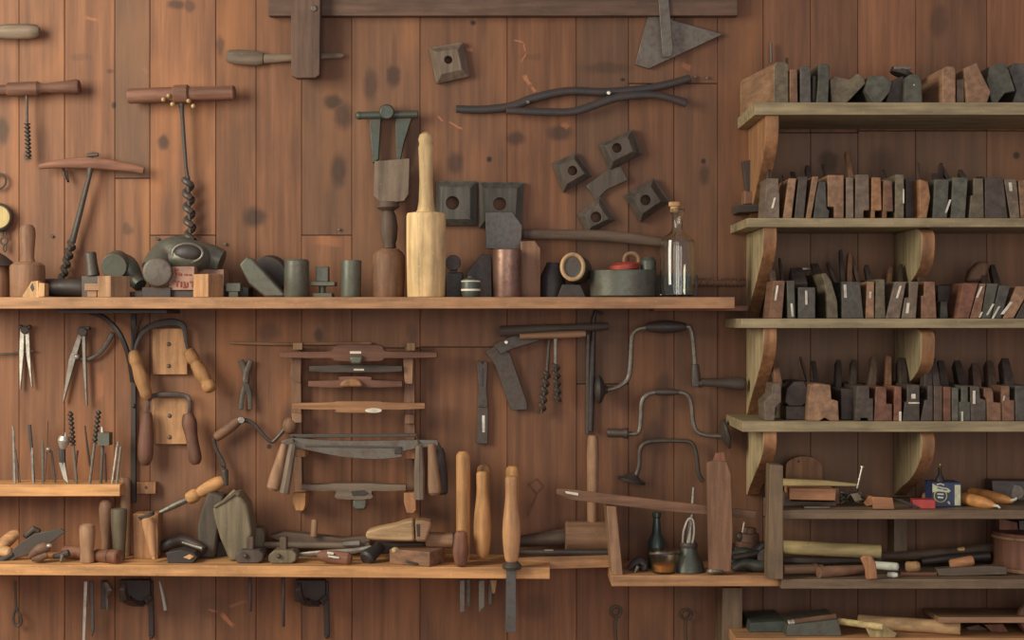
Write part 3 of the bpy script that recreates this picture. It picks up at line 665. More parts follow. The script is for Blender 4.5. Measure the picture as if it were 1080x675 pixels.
# bottle
def glass(name, tint, rough=.02):
    m, nt, b = new_mat(name); b.inputs['Base Color'].default_value = lin(tint); b.inputs['Transmission Weight'].default_value = 1
    b.inputs['Roughness'].default_value = rough; b.inputs['IOR'].default_value = 1.45; return m
GL = glass('bottle_glass', (246, 250, 240), 0.0)
y0 = yb(.16); BH = lambda y: (y0 - y) / (y0 - 220)
prof = [(312.5, 16), (311, 17.6), (300, 17.8), (262, 17.8), (254, 17), (249.5, 13), (246, 8), (242, 5.8), (228, 5.4), (224, 7.4), (221, 7.6), (220, 5)]
def shell(cx, y0, d, prof, th):
    y1 = min(p[0] for p in prof); f = lambda y: (y0 - y) / (y0 - y1)
    out = [(f(y), r) for y, r in prof]; inn = [(f(min(y, prof[0][0] - 2)), max(r - th, .4)) for y, r in reversed(prof)]
    m = M(); A, B = P(cx, y0, d), P(cx, y1, d); n = 36; L = (B - A).length; pr = [(0, .3)] + out + inn + [(f(prof[0][0] - 2), .3)]
    vs = [A + Vector((math.cos(2 * PI * j / n) * r * U, math.sin(2 * PI * j / n) * r * U, q * L)) for q, r in pr for j in range(n)]; k = len(pr)
    m._add(vs, [(i * n + j, i * n + (j + 1) % n, (i + 1) * n + (j + 1) % n, (i + 1) * n + j) for i in range(k - 1) for j in range(n)] + [tuple(range(n - 1, -1, -1)), tuple(range((k - 1) * n, k * n))])
    return m
bt = shell(714.5, y0, .16, prof, 1.4)
ck = M().lathe((711.5, 224, .16), (711.5, 213, .16), [(0, 4), (.55, 4.4), (.6, 6), (.95, 6), (1, 5)])
T('glass_bottle', 'clear glass bottle with a cork stopper near the right end of the upper shelf', 'bottle', [('bottle', bt, GL), ('cork', ck, W('pale2'))], bevel=0)
m = M().block(691, 736, 290, yb(.08), .08, .03)
T('iron_box', 'low black iron box behind the glass bottle', 'box', (m, MT('black')))
m = M().tube([(730, 298, .05), (787, 298.5, .05)], 3.6, n=14); m.helix((731, 298, .05), (786, 298.5, .05), 4, 14, 1.1)
T('threaded_rod', 'rusty threaded rod lying from the bottle to the shelving bracket', 'rod', (m, MT('rustm')))
# ================================================================ WALL BELOW THE UPPER SHELF
# dividers
a = M().prism([(21, 345), (25.5, 346), (25, 372), (21.5, 411), (20.5, 411), (20, 375)], .016, .008)
b_ = M().prism([(26, 346), (30.5, 345), (31.5, 372), (34, 409), (33, 409), (27.5, 375)], .016, .008)
h_ = M().lathe((26, 348, .006), (26, 348, .022), [(0, 4.5), (1, 4.2)]); h_.ball((22, 345, .014), 2.6); h_.ball((31, 345, .014), 2.6)
w_ = M().tube([(-12, 374, .012), (12, 373, .012), (36, 370, .012)], 1.1)
T('dividers', 'short pale steel dividers hanging nearly closed at the far left', 'dividers', [('leg', a, MT('bright')), ('leg', b_, MT('bright')), ('hinge', h_, MT('iron')), ('wing', w_, MT('iron'))])
a = M().prism([(83, 350), (87.5, 351), (78, 385), (67, 425), (65.5, 424), (72, 380)], .016, .008)
b_ = M().prism([(86, 350), (90, 350), (90.5, 380), (92, 428), (90.5, 428), (87, 385)], .020, .012)
h_ = M().lathe((87, 350, .006), (87, 350, .026), [(0, 5), (1, 4.6)]); h_.block(83, 94, 344.5, 348, .02, .006)
w_ = M().tube([(76, 373, .014), (90, 379.5, .014), (104, 373, .014), (113, 362, .014), (119, 351, .014)], [1.8, 2, 2.4, 2.8, 3.2], n=8, flat=.5, smooth=4)
th = M().ball((81, 376, .02), 3); 
T('dividers', 'larger grey wing dividers with a curved arc reaching to the upper right', 'dividers',
  [('leg', a, MT('steel')), ('leg', b_, MT('steel')), ('hinge', h_, MT('iron')), ('wing', w_, MT('iron')), ('thumbscrew', th, MT('bright'))])
# drawknives on plates
def plate(x0, x1, y0, y1, sy, lb):
    m = M().block(x0, x1, y0, y1, .014, 0); xs = (x0 + x1) / 2 - 1
    T('wooden_plate', lb, 'plate', [('board', m, W('ply'))] + [('screw', M().lathe((xs, y, .0142), (xs, y, .0175), [(0, 2.4), (.6, 2.2), (1, .8)], n=12), MT('dull')) for y in sy])
plate(160.5, 197.5, 346.5, 395, (363, 386), 'square pale wooden plate behind the upper drawknife, two screws')
plate(160.5, 199, 420, 468.5, (438.5, 461), 'square pale wooden plate behind the lower drawknife, two screws')
def turned(a, b, rs, flat=1.0):
    return M().lathe(a, b, rs, smooth=3, n=18, flat=flat)
bl = M().tube([(142, 371, .04), (145, 360, .04), (154, 347, .035), (168, 341.5, .03), (184, 340, .03), (194, 345, .035), (196, 360, .04), (198, 369, .04)], [1.5, 2, 3.2, 4, 4, 3.2, 2, 1.6], n=8, flat=.4, smooth=4)
h1 = turned((140, 370, .04), (156, 421, .045), [(0, 4.5), (.05, 6), (.2, 7.2), (.3, 6.2), (.4, 6.6), (.6, 7.5), (.8, 6.4), (.92, 6), (1, 3)])
h2 = turned((198, 369, .04), (224, 413, .045), [(0, 4.5), (.06, 6.5), (.22, 7), (.3, 5.6), (.36, 6.6), (.6, 7.6), (.76, 6), (.8, 7.2), (.93, 7.4), (1, 3)])
T('drawknife', 'drawknife with two light honey-coloured handles on the upper plate', 'drawknife', [('blade', bl, MT('black')), ('handle', h1, W('honey')), ('handle', h2, W('honey'))])
bl = M().tube([(155, 437, .035), (157, 424, .035), (162, 417.5, .03), (180, 416, .03), (196, 417.5, .03), (200, 424, .035), (199, 438, .035)], [1.8, 2, 2.6, 3, 2.6, 2, 1.8], n=8, flat=.4, smooth=4)
h1 = turned((155, 435, .038), (153, 491, .042), [(0, 4.5), (.05, 5.6), (.25, 6.8), (.6, 8), (.85, 7.6), (.95, 5.5), (1, 3)])
h2 = turned((198, 436, .038), (207, 490, .042), [(0, 4.5), (.05, 6), (.2, 8), (.4, 6.6), (.6, 6.4), (.85, 7), (.95, 5.5), (1, 3)])
T('drawknife', 'drawknife with two dark reddish handles on the lower plate', 'drawknife', [('blade', bl, MT('black')), ('handle', h1, W('rust')), ('handle', h2, W('rust'))])
# pincers
a = M().tube([(254, 380, .012), (258, 390, .012), (260, 402, .014), (256, 416, .014), (254, 432, .014)], [3, 3.2, 3.6, 2.8, 2.6], n=10, flat=.6, smooth=4)
b_ = M().tube([(265, 380, .012), (261, 390, .014), (259, 402, .018), (263, 416, .016), (264, 432, .016)], [3, 3.2, 3.6, 2.8, 2.6], n=10, flat=.6, smooth=4)
T('pincers', 'small dark iron pincers hanging upright right of the upper drawknife', 'pincers', [('jaw', a, MT('iron')), ('jaw', b_, MT('iron')), ('rivet', M().lathe((259.5, 402, .018), (259.5, 402, .026), [(0, 2.4), (1, 2)]), MT('dull'))])
# folding drawknife
h1 = turned((227, 462, .03), (253, 443, .03), [(0, 3.5), (.1, 5), (.5, 5.6), (.8, 5.2), (1, 4)])
r1 = M().tube([(253, 443, .03), (266, 446, .028), (284, 465, .024), (292, 462, .024), (302, 450, .026)], [3, 2, 2, 2, 2.4], smooth=4, n=8)
kn = M().ball((306, 449, .035), 8, 9); 
r2 = M().tube([(225, 462, .03), (228, 474, .026), (236, 490, .024), (236, 502, .026)], 2, smooth=4, n=8)
T('folding_drawknife', 'crooked iron rod with a short brown grip and a round brown knob', 'drawknife',
  [('rod', r1, MT('iron')), ('grip', h1, W('brown', 'x')), ('knob', kn, W('brown')), ('rod', r2, MT('iron')), ('joint', M().lathe((254.5, 443, .03), (254.5, 443, .042), [(0, 4), (1, 3.6)]), MT('steel'))])
h1 = turned((236, 506, .04), (197, 527, .045), [(0, 4), (.1, 6.4), (.3, 7.2), (.6, 6), (.68, 5), (.76, 7), (.95, 6.4), (1, 4)])
r1 = M().tube([(197, 527, .045), (184, 533, .05), (168, 541, .055)], [3.2, 3.4, 2.2], n=8)
T('turnscrew', 'slanting bright steel tool with a honey-coloured turned handle over the low shelf', 'screwdriver', [('handle', h1, W('honey', 'x')), ('blade', r1, MT('dull')), ('ferrule', M().tube([(238, 512, .04), (237, 497, .04), (233, 492, .03)], [3, 4, 2]), MT('iron'))])
# thin stick
m = M().tube([(243, 361.5, .008), (300, 363, .008), (392, 362, .008)], 1.6, n=8)
T('thin_stick', 'thin pale-brown stick lying level just under the upper shelf', 'stick', (m, W('tan', 'x')))
# spokeshave rack
up1 = M().prism([(308, 366), (317, 366), (319, 540), (312, 540), (307, 440)], .028, .0)
up2 = M().prism([(427, 366), (437, 366), (438, 540), (430, 540), (426, 440)], .028, .0)
pg = [('peg', M().block(310, 322, 465, 482, .085, .028), W('honey')), ('peg', M().prism([(308.5, 520), (322, 520), (322, 533), (320, 538.5), (312, 538.5), (309, 530)], .085, .028), W('honey')),
      ('peg', M().block(426.5, 437.5, 471, 484, .08, .028), W('orange')), ('peg', M().prism([(426, 520), (438, 519.5), (439, 538), (436, 541.5), (429, 541), (426, 530)], .08, .028), W('orange')),
      ('peg', M().block(309, 319, 361.5, 369, .05, .028), W('tan')), ('peg', M().block(429, 438, 361.5, 370, .05, .028), W('tan')),
      ('peg', M().prism([(308, 375), (318, 375), (317, 404), (312, 403), (306, 396)], .05, .028), W('brown')), ('peg', M().prism([(425, 378), (436, 378), (435, 405), (427, 405)], .05, .028), W('tan')),
      ('peg', M().block(308, 318, 436, 446, .045, .028), W('tan')), ('peg', M().block(427, 437, 437, 447, .045, .028), W('brown'))]
T('spokeshave_rack', 'wall rack of two brown uprights with blocky pegs carrying the spokeshaves', 'rack', [('upright', up1, W('brown')), ('upright', up2, W('brown'))] + pg)
def shave(x0, x1, y, d, cw, top, bot, wm_, lb, droop=0, extra=(), name='spokeshave'):
    """long stretched body with a thick middle"""
    c = (x0 + x1) / 2; L = x1 - x0
    up = [(x0, y - 2.5), (x0 + L * .2, y - 3), (x0 + L * .33, y - 4), (c - cw, y - top), (c + cw, y - top), (x1 - L * .33, y - 4), (x1 - L * .2, y - 3), (x1, y - 2.5)]
    lo = [(x1, y + 3), (x1 - L * .2, y + 4), (x1 - L * .33, y + 4), (c + cw, y + bot), (c - cw, y + bot), (x0 + L * .33, y + 4), (x0 + L * .2, y + 4), (x0, y + 3)]
    m = M().prism(cm(up, 3) + cm(lo, 3), d, d - .028)
    return T(name, lb, 'spokeshave', [('body', m, W(wm_, 'x'))] + list(extra), bevel=.004)
shave(295, 461, 374, .085, 22, 10, 7, 'rust', 'longest dark red spokeshave at the top of the wall rack, with a white strip', extra=[
    ('paper_tag', M().block(369, 381, 370.5, 373, .0858, .0852), PAPER), ('iron', M().prism([(368, 376), (383, 375), (381, 384), (370, 384)], .095, .0855), MT('green'))])
shave(326, 424, 388.5, .062, 14, 3.5, 4, 'vdark', 'thin almost black spokeshave second from the top of the rack', extra=[('paper_tag', M().block(373, 384, 389, 390.8, .0628, .0622), PAPER)])
shave(325, 424, 404.5, .06, 16, 7, 4, 'rust', 'dim brown spokeshave with a half-round pale boss, under the black one', extra=[
    ('boss', M().prism([(358 + 12.5 - 12.5 * math.cos(PI * i / 10), 408 - 9 * math.sin(PI * i / 10)) for i in range(11)], .074, .0605), W('oak'))])
shave(308, 448, 428, .075, 22, 4.5, 7, 'oak', 'light brown spokeshave with a white oval label in the middle of the rack', extra=[
    ('paper_tag', M().prism([(385 + 9 - 9 * math.cos(2 * PI * i / 16), 433 - 2.6 * math.sin(2 * PI * i / 16)) for i in range(16)], .0765, .0752), PAPER)])
sp = shave(318, 428, 514, .075, 18, 4, 12, 'grey', 'bottom spokeshave of the rack, its iron hanging below a scooped body', extra=[
    ('iron', M().prism([(372, 525), (387, 525), (386.5, 535), (384, 538), (374, 538), (371.5, 534)], .07, .055), MT('green')),
    ('mouth', M().prism([(370, 518), (384, 517), (389, 520), (384, 523), (372, 523)], .0765, .0752), MT('black'))])
# pair of drawknives with hanging handles
bl = M().prism(cm([(296, 466), (308, 462), (340, 464), (380, 465), (430, 464), (462, 464)], 3) + cm([(462, 470), (425, 476), (424, 482), (395, 484.5), (360, 482), (325, 475), (300, 471)], 3), .098, .091)
ln = M().prism([(322, 469), (424, 471), (424, 473), (322, 471.5)], .0995, .0982); sq = M().block(416, 424, 472, 479, .101, .0982)
def hh(a, b, wm_='tan', rr=1.0):
    return M().lathe(a, b, [(0, 3 * rr), (.05, 4 * rr), (.3, 4.8 * rr), (.8, 7 * rr), (.95, 6.8 * rr), (1, 4.5 * rr)], n=16)
T('drawknife', 'broad grey drawknife blade across the rack with pale handles hanging at both ends', 'drawknife',
  [('blade', bl, MT('dull')), ('fuller', ln, MT('iron')), ('notch', sq, MT('black')), ('handle', hh((300, 468, .11), (287.5, 517, .115)), W('tan')), ('handle', hh((455, 468, .108), (459, 522, .112)), W('tan'))])
bl = M().prism([(306, 458), (440, 457), (440, 461), (306, 462)], .075, .07); bl.tube([(309, 460, .073), (309.5, 466, .11)], 1.2, n=6); bl.tube([(439, 459, .073), (442, 468, .108)], 1.2, n=6)
T('drawknife', 'drawknife behind the broad blade, with paler squared handles', 'drawknife',
  [('blade', bl, MT('iron')), ('handle', M().lathe((309, 468, .112), (299.5, 520.5, .118), [(0, 3), (.05, 4), (.4, 4.8), (1, 5.6)], n=8), W('grey')),
   ('handle', M().lathe((442, 470, .11), (442.5, 527, .112), [(0, 3), (.05, 4), (.5, 5.6), (1, 5.4)], n=8), W('grey'))])
T('drawknife', 'drawknife end with a dark handle hanging outermost at the right of the rack', 'handle',
  [('handle', M().lathe((464, 472, .06), (466, 522, .07), [(0, 3), (.1, 5), (.6, 7), (.95, 6.5), (1, 4)], n=14), W('vdark')), ('tang', M().tube([(448, 466, .06), (460, 465, .06), (464, 473, .06)], [1.6, 2, 2]), MT('iron'))])

# middle: level / folding rule, bevel, small augers
m = M().prism([(503, 383), (506, 380), (509, 384), (512, 380), (514.5, 384), (513, 410), (515, 430), (514.5, 468), (502.5, 468), (503.5, 430), (505, 410)], .014, .004)
T('steel_calliper', 'narrow dull steel calliper hanging alone left of the bent square', 'calliper', [('body', m, MT('iron')), ('slot', M().block(508.5, 511.5, 438, 456, .0148, .0142), MT('bright')),
   ('joint', M().block(504, 514, 427, 429.5, .017, .0142), MT('iron')), ('slot', M().block(508, 510, 388, 408, .0148, .0142), MT('black'))])
a = M().prism([(512, 371), (526, 362), (538, 373), (556, 425), (556, 432), (541, 433), (537, 428), (522, 385)], .016, .006)
b_ = M().prism([(520, 364), (545, 352), (575, 352), (570, 359), (540, 368), (528, 374)], .026, .0162)
T('bevel_square', 'bent grey-green iron square hanging as an upside-down V under the wooden rods', 'square', [('blade', a, MT('iron')), ('stock', b_, MT('iron')), ('rivet', M().lathe((534, 361, .026), (534, 361, .030), [(0, 2.4), (1, 2)]), MT('bright'))])
h = M().lathe((527, 349.5, .035), (642, 344, .035), [(0, 5), (.01, 5.8), (.5, 4.8), (.9, 4.2), (1, 3.5)], n=16)
s_ = M().tube([(580, 349, .03), (577, 392, .028), (576, 396, .028)], [1.6, 2, 2.4])
tw = M().helix((577, 392, .028), (571, 435, .026), 2.6, 5, 2.1, n=8); tw.tube([(577, 392, .028), (571, 436, .026)], 1.2)
T('auger', 'dark T-handled auger under the upper shelf, its twist the longer hanging left', 'auger', [('handle', h, W('vdark', 'x')), ('shank', s_, MT('iron')), ('twist', tw, MT('iron'))])
h = M().lathe((548, 355, .05), (618, 352, .05), [(0, 3), (.5, 4), (.9, 3.8), (1, 3.2)], n=14)
s_ = M().tube([(586, 352, .048), (586, 385, .04)], 2)
tw = M().helix((586, 384, .04), (588, 423, .036), 2.6, 4.6, 2.1, n=8); tw.tube([(586, 384, .04), (588, 424, .036)], 1.2)
T('auger', 'auger with a short pale handle in front, its twist hanging right', 'auger', [('handle', h, W('tan', 'x')), ('shank', s_, MT('steel')), ('twist', tw, MT('iron'))])
m = M().tube([(636, 331, .010), (628, 328.8, .012), (626, 336, .012), (624.5, 400, .012), (623, 455, .012)], [1.6, 2, 2.4, 3.2, 2.6], n=10)
m2 = M().prism([(618.5, 352), (622, 352), (621, 458), (617.5, 458)], .010, .004)
T('iron_rod', 'long black hooked iron rod hanging left of the big brace', 'rod', [('rod', m, MT('black')), ('strip', m2, MT('iron'))])
# braces
def arc(pts, r, n=8): return M().tube(pts, r, smooth=4, n=10)
fr = arc([(640, 411, .05), (652, 408, .05), (662, 400, .05), (665, 385, .05), (666, 362, .05), (669, 350, .05), (682, 345.5, .05), (722, 344.5, .05), (728, 347, .05), (731, 360, .05), (733, 385, .05)], [3, 2.6, 2.6, 2.6, 2.6, 2.6, 2.6, 2.6, 2.6, 2.4, 2.6])
gp = M().lathe((681, 345, .05), (724, 344.5, .05), [(0, 3), (.05, 4.6), (.3, 6.4), (.6, 6.6), (.9, 4.6), (1, 3)], smooth=3, n=18)
hd = M().lathe((627, 411, .05), (641, 411, .05), [(0, 3), (.1, 12), (.35, 15), (.55, 13), (.8, 5), (1, 3.6)], n=28, flat=1)
ck = M().tube([(733, 384, .05), (733.5, 398, .05), (735, 404, .05), (741, 404.5, .05)], [4, 5.5, 5, 4.4], n=12); ck.block(730, 737, 398, 408, .06, .04)
hn = M().lathe((739, 403, .05), (787, 405, .05), [(0, 4), (.1, 4.4), (.5, 4.8), (.8, 6.8), (.96, 6.6), (1, 4)], smooth=3, n=18)
T('hand_brace', 'biggest carpenter brace with a dark oval grip on its crank and pale steel arm', 'brace',
  [('frame', fr, MT('dull')), ('grip', gp, MT('black')), ('head', hd, MT('black')), ('chuck', ck, MT('iron')), ('handle', hn, W('vdark', 'x'))])
fr = arc([(652, 457, .04), (666, 457.5, .04), (674, 455, .04), (676, 440, .04), (677, 424, .04), (683, 416, .04), (694, 413.5, .04), (712, 413.5, .04), (724, 416, .04), (729, 426, .04), (731, 445, .04), (735, 455, .04), (745, 459, .04), (761, 460, .04)], 2.5)
hd = M().lathe((760, 459, .04), (769, 457, .04), [(0, 3.5), (.25, 9), (.55, 16), (.85, 15.5), (1, 9)], n=26, flat=.85)
pd = M().lathe((640, 456.5, .04), (663, 457, .04), [(0, 3.5), (.1, 4.8), (.7, 4.6), (.9, 6), (1, 5)], n=14)
bt_ = M().ball((768, 440, .03), 3.4)
T('hand_brace', 'middle-sized dark iron brace, round head at its right end beside the shelf bracket', 'brace', [('frame', fr, MT('dull')), ('head', hd, MT('iron')), ('chuck', pd, MT('iron')), ('grip', M().lathe((690, 413.5, .04), (716, 413.6, .04), [(0, 2.5), (.3, 3.6), (.7, 3.6), (1, 2.5)]), MT('iron'))])
fr = arc([(670, 503, .03), (674, 492, .03), (675, 475, .03), (681, 467, .03), (694, 465, .03), (718, 465, .03), (729, 467, .03), (734, 478, .03), (737, 500, .03), (742, 508, .03)], 2.3)
hd = M().lathe((666, 508.5, .03), (668, 500, .03), [(0, 14), (.3, 15), (.5, 9), (1, 4)], n=24, flat=.7)
T('hand_brace', 'lowest and thinnest dark brace, flat round head at its lower left', 'brace', [('frame', fr, MT('iron')), ('head', hd, MT('black'))])
# ---- bits in the left rack
def bit(name, lb, pts, r, mat='iron', extra=(), n=8, cat='drill bit'):
    r = [q * .8 for q in r]; m = M().tube(pts, r, n=n, flat=.8); T(name, lb, cat, [('shaft', m, MT(mat))] + list(extra), 'bits standing in the left rack', bevel=0)
yr = 511.2
bit('drill_bit', 'leftmost grey bit in the rack, upright', [(15.5, yr, .07), (14, 455, .06), (13, 449, .06)], [2, 1.6, .8], 'steel')
bit('drill_bit', 'short bit leaning left against the leftmost bit', [(21, yr, .06), (16, 474, .05)], [1.6, 1.4], 'dull')
bit('flat_bit', 'bit with a dark flat upper end, second group from the left', [(36, yr, .05), (34, 480, .05), (33, 470, .05), (31, 448, .05)], [1.8, 1.6, 2.2, 2.4], 'iron')
bit('drill_bit', 'bit with a bright pointed waist in the left rack', [(35, yr, .075), (34.2, 486, .07), (34, 478, .07), (34, 472, .07)], [1.5, 2, 2, .8], 'steel')
bit('drill_bit', 'plain upright bit with a sharp pale point, centre left of the rack', [(45.5, yr + 1, .08), (45, 475, .08), (44.5, 463, .08)], [1.4, 2.2, .7], 'dull')
bit('drill_bit', 'very thin black bit with a small top, behind the pointed one', [(47, yr, .04), (49.5, 468, .03), (50, 444, .03)], [1.1, 1.1, 1.4], 'rustm')
bit('countersink_bit', 'black bit bent over at its bright top', [(58.5, yr, .07), (54.5, 477, .06), (50.5, 474, .06)], [1.6, 1.5, 2.6], 'iron', [('tip', M().ball((51, 474, .062), 2.4), MT('bright'))])
bit('countersink_bit', 'pale flared countersink with a bright lower blade', [(71.5, yr, .08), (68, 494, .08), (66, 485, .08), (65.5, 472, .075)], [1.6, 2.4, 4, 4.6], 'black',
    [('cup', M().lathe((66, 475, .075), (68, 460, .075), [(0, 2.4), (.4, 5), (.7, 6.6), (1, 5)], n=12), MT('bright')), ('spike', M().tube([(69, 462, .075), (69, 456, .075)], [1.2, .6]), MT('bright')),
     ('blade', M().prism([(62, 488), (68, 488), (72, yr - 1), (67, 505)], .084, .081), MT('bright'))])
def twbit(x0, x1, ytop, yt, lb, mat='dull'):
    f = (yr - yt) / (yr - ytop); xm = x0 + (x1 - x0) * f
    m = M().tube([(x0, yr, .085), (xm, yt, .07)], 1.5, n=8)
    h = M().twist((xm, yt, .07), (x1, ytop, .06), 3.2, (yt - ytop) / 9.5, .4)
    T('twist_bit', lb, 'drill bit', [('shaft', m, MT(mat)), ('twist', h, MT('iron'))], 'bits standing in the left rack', bevel=0)
twbit(81, 74, 434, 470, 'tall twisted bit leaning left, centre of the left rack')
twbit(94.5, 104, 433, 468, 'tall twisted bit leaning right, just left of the square-headed bit')
bit('drill_bit', 'thin black bit leaning left between the two tall twisted bits', [(95, 492, .05), (92, 470, .05), (89.5, 449, .05)], [1.4, 1.5, 1], 'black')
bit('expansive_bit', 'bit topped by a wide square green block', [(106, yr, .08), (108, 477, .075), (108, 470, .07)], [2, 2, 2.4], 'iron',
    [('cutter', M().block(103, 115, 456.5, 470, .085, .055), MT('green')), ('point', M().tube([(108, 457, .07), (107.5, 450, .07)], [2, 1]), MT('bright'))])
bit('drill_bit', 'pale bit leaning right, second from the right end of the rack', [(118, yr, .08), (122.5, 480, .07), (124, 466, .065)], [1.5, 1.6, 2.2], 'steel')
bit('drill_bit', 'grey bit leaning right, last before the wooden peg', [(123, yr, .08), (127.5, 471, .07)], [2, 1.3], 'dull')
bit('drill_bit', 'thin dark bit hidden between the square-headed and pale leaning bits', [(112, yr, .05), (111, 478, .05)], [1.3, 1.2], 'black')
bit('drill_bit', 'short dark bit right of the flared countersink', [(78, yr, .04), (82, 475, .04)], [1.2, 1.4], 'rustm')
# ================================================================ LOW SHELF
def g(x, d): return LB(x, d) - .15                       # pixel where something stands at depth d
def stand(x, d, y1, prof, n=20, x1=None, smooth=0):
    return M().lathe((x, g(x, d), d), (x if x1 is None else x1, y1, d), prof, n=n, smooth=smooth)
# left end
m = M().tube([(-8, 590, .10), (4, 574, .09), (14, 565, .08), (20, 563, .075)], [8, 7, 6, 4], smooth=4, n=14)
T('tool_handle', 'pale curved wooden handle at the left edge of the low shelf', 'handle', (m, W('ply', 'x')))
m = M().lathe((0, g(0, .11) - 9, .11), (12, g(10, .11) - 7, .12), [(0, 5), (.5, 6), (.9, 5), (1, 3)]); 
T('tool_handle', 'small round pale handle end below the dark blade at the left', 'handle', (m, W('pale2', 'x')))
m = M().prism([(-6, 600), (8, 585), (22, 572), (36, 563), (64, 557.5), (69, 561), (54, 572), (36, 583), (16, 589), (0, 603)], .125, .119)
m2 = M().tube([(-20, 606, .125), (0, 592, .125), (14, 584, .125)], [4, 4, 2], n=10)
T('iron_knife', 'broad dark iron blade lying diagonally at the left end of the low shelf', 'knife', [('blade', m, MT('iron')), ('tang', m2, MT('black'))])
m = M().tube([(26, 567, .06), (36, 558, .05), (42, 561, .05)], [3, 4, 3], n=10)
T('tool_handle', 'dark stub behind the broad blade, with a pale tip', 'handle', (m, MT('iron')))
m = M().tube([(31, 588, .15), (38, 582, .15), (46, 578, .15), (53, 577, .145)], [2.4, 5, 6, 4], n=12, smooth=3); m.tube([(34, 590, .155), (42, 589, .16), (50, 585, .155)], [2, 4, 3], n=10)
m3 = M().ball((52, 575.5, .155), 3, 2.2)
T('iron_knuckle', 'brown lumpy iron fitting with a bright tip before the diagonal blade', 'fitting', [('body', m, MT('rustm')), ('tip', m3, MT('bright'))])
m = M().tube([(56, 587, .14), (64, 586, .14), (73, 583, .14)], [2.4, 3, 3.6], n=10); m2 = M().tube([(64, 593, .15), (66, 585, .145)], [1.4, 2.4])
T('pincers', 'small dark pincers lying right of the lumpy fitting', 'pincers', [('jaw', m, MT('black')), ('jaw', m2, MT('dull'))])
m = M().lathe((66, g(66, .10) - 8, .10), (96, g(96, .10) - 6, .12), [(0, 4), (.06, 6.6), (.4, 6.6), (1, 6)])
T('tool_handle', 'reddish handle lying left of the standing dowel on the low shelf', 'handle', (m, W('red', 'x')))
m = stand(92, .15, 552, [(0, 6), (.02, 7), (.2, 6.8), (.3, 6.2), (.5, 7.4), (.85, 8), (.95, 7), (1, 4)])
T('tool_handle', 'light brown standing handle in front of the red lying ones', 'handle', (m, W('tan')))
m = M().lathe((100, g(100, .14) - 7, .13), (126, g(126, .15) - 6, .16), [(0, 5), (.1, 6.6), (.6, 7), (.62, 5.6), (.66, 7.6), (.96, 7.4), (1, 6)])
T('tool_handle', 'reddish handle with a dark band lying right of the light standing one', 'handle', (m, W('red', 'x')))
m = stand(112, .07, 527, [(0, 5), (.15, 5.4), (.3, 5), (.5, 6.5), (.85, 7.5), (.95, 6.6), (1, 4)])
T('tool_handle', 'brown standing handle, taller, behind the light one', 'handle', (m, W('brown')))
m = stand(118, .05, 560, [(0, 3), (1, 3.4)]); T('wood_dowel', 'thin pale dowel standing between two fat brown handles', 'dowel', (m, W('tan')))
m = stand(125.5, .11, 536.5, [(0, 6), (.3, 6.6), (.7, 8), (.95, 8.4), (1, 7.6)])
T('tool_handle', 'rough olive-brown standing handle by the tall peg', 'handle', (m, W('olive')))
m = M().lathe((132.5, g(132, .05), .05), (132, 503.5, .05), [(0, 5.6), (.99, 5.2), (1, 4.8)], n=14)
T('wood_post', 'tall brown wooden peg rising past the right end of the bit rack', 'post', (m, W('tan')))
m = M().block(144, 164, 508.5, 521, .022, 0); T('wood_block', 'small brown wood block with a hole on the wall, right of the bit rack', 'block', [('block', m, W('oak')), ('hole', M().lathe((154.5, 514, .0225), (154.5, 514, .0215), [(0, 1.8), (1, 1.8)], n=12), MT('black'))])
m = M().prism([(140, 542), (166.5, 542), (166.5, g(160, .09)), (141, g(140, .09))], .09, .04)
T('wood_block', 'upright tan wood block behind the pale pointed handle', 'block', (m, W('oak')))
m = M().lathe((155.5, 546, .13), (163, g(163, .13) - 2, .14), [(0, 3), (.02, 5.6), (.2, 6.2), (.6, 5.0), (.9, 3), (.91, 2.4), (1, 2)], n=18)
T('awl', 'awl with a pale tapering handle pointing down, before the reddish block', 'awl', [('handle', m, W('ply')), ('cap', M().lathe((154, 542, .115), (155.5, 546, .115), [(0, 9), (1, 8)], n=16, flat=.6), MT('iron')),
   ('spike', M().tube([(168, 612, .13), (172, 628, .13), (175, 644, .13)], [1.1, 1.8, 2.2]), MT('steel'))])
# small metal plane etc.
m = M().prism([(175, 583), (190, 580), (204, 583), (208, 588), (203, g(200, .15) - .3), (177, g(177, .15))], .15, .09); 
T('thumb_plane', 'small dark iron thumb plane lying before the axe heads', 'plane', [('body', m, MT('black')), ('wedge', M().prism([(193, 588), (200, 584.5), (205, 587), (200, 590.5)], .153, .1505), W('pale2'))])
m = M().tube([(170, 577, .06), (190, 570, .07), (206, 575, .09), (216, 581, .10)], [6, 6, 6, 5], smooth=3, n=12); m2 = M().tube([(192, 572, .10), (214, 579, .115)], [1.4, 2.4], n=8)
T('iron_lever', 'black iron lever with a bright rod behind the thumb plane', 'lever', [('body', m, MT('black')), ('rod', m2, MT('dull'))])
a = M().prism([(219, 519), (236, 523), (232, 545), (226, g(226, .08)), (209, g(209, .08)), (208, 556), (212, 538)], .08, .03)
T('axe_head', 'brown worn axe head standing left, behind the bigger olive one', 'axe head', (a, W('dgrey')), bevel=.005)
a = M().prism([(224, 536), (247, 519), (252, 521), (260, 532), (266, 560), (262, g(262, .12) - 1), (242, g(242, .12)), (232, 568), (226, 548)], .12, .05)
c_ = M().tube([(226, 535, .12), (236, 529, .12), (248, 519, .12), (252, 522, .118)], [1.6, 2, 3.4, 3], n=10)
T('axe_head', 'large olive broad-axe head with a rolled pale upper edge', 'axe head', [('blade', a, W('olive')), ('rim', c_, W('olive'))], bevel=.005)
m = M().block(212, 256, 571, g(230, .048), .048, .01); T('iron_block', 'black iron block under the two axe heads', 'block', (m, MT('black')))
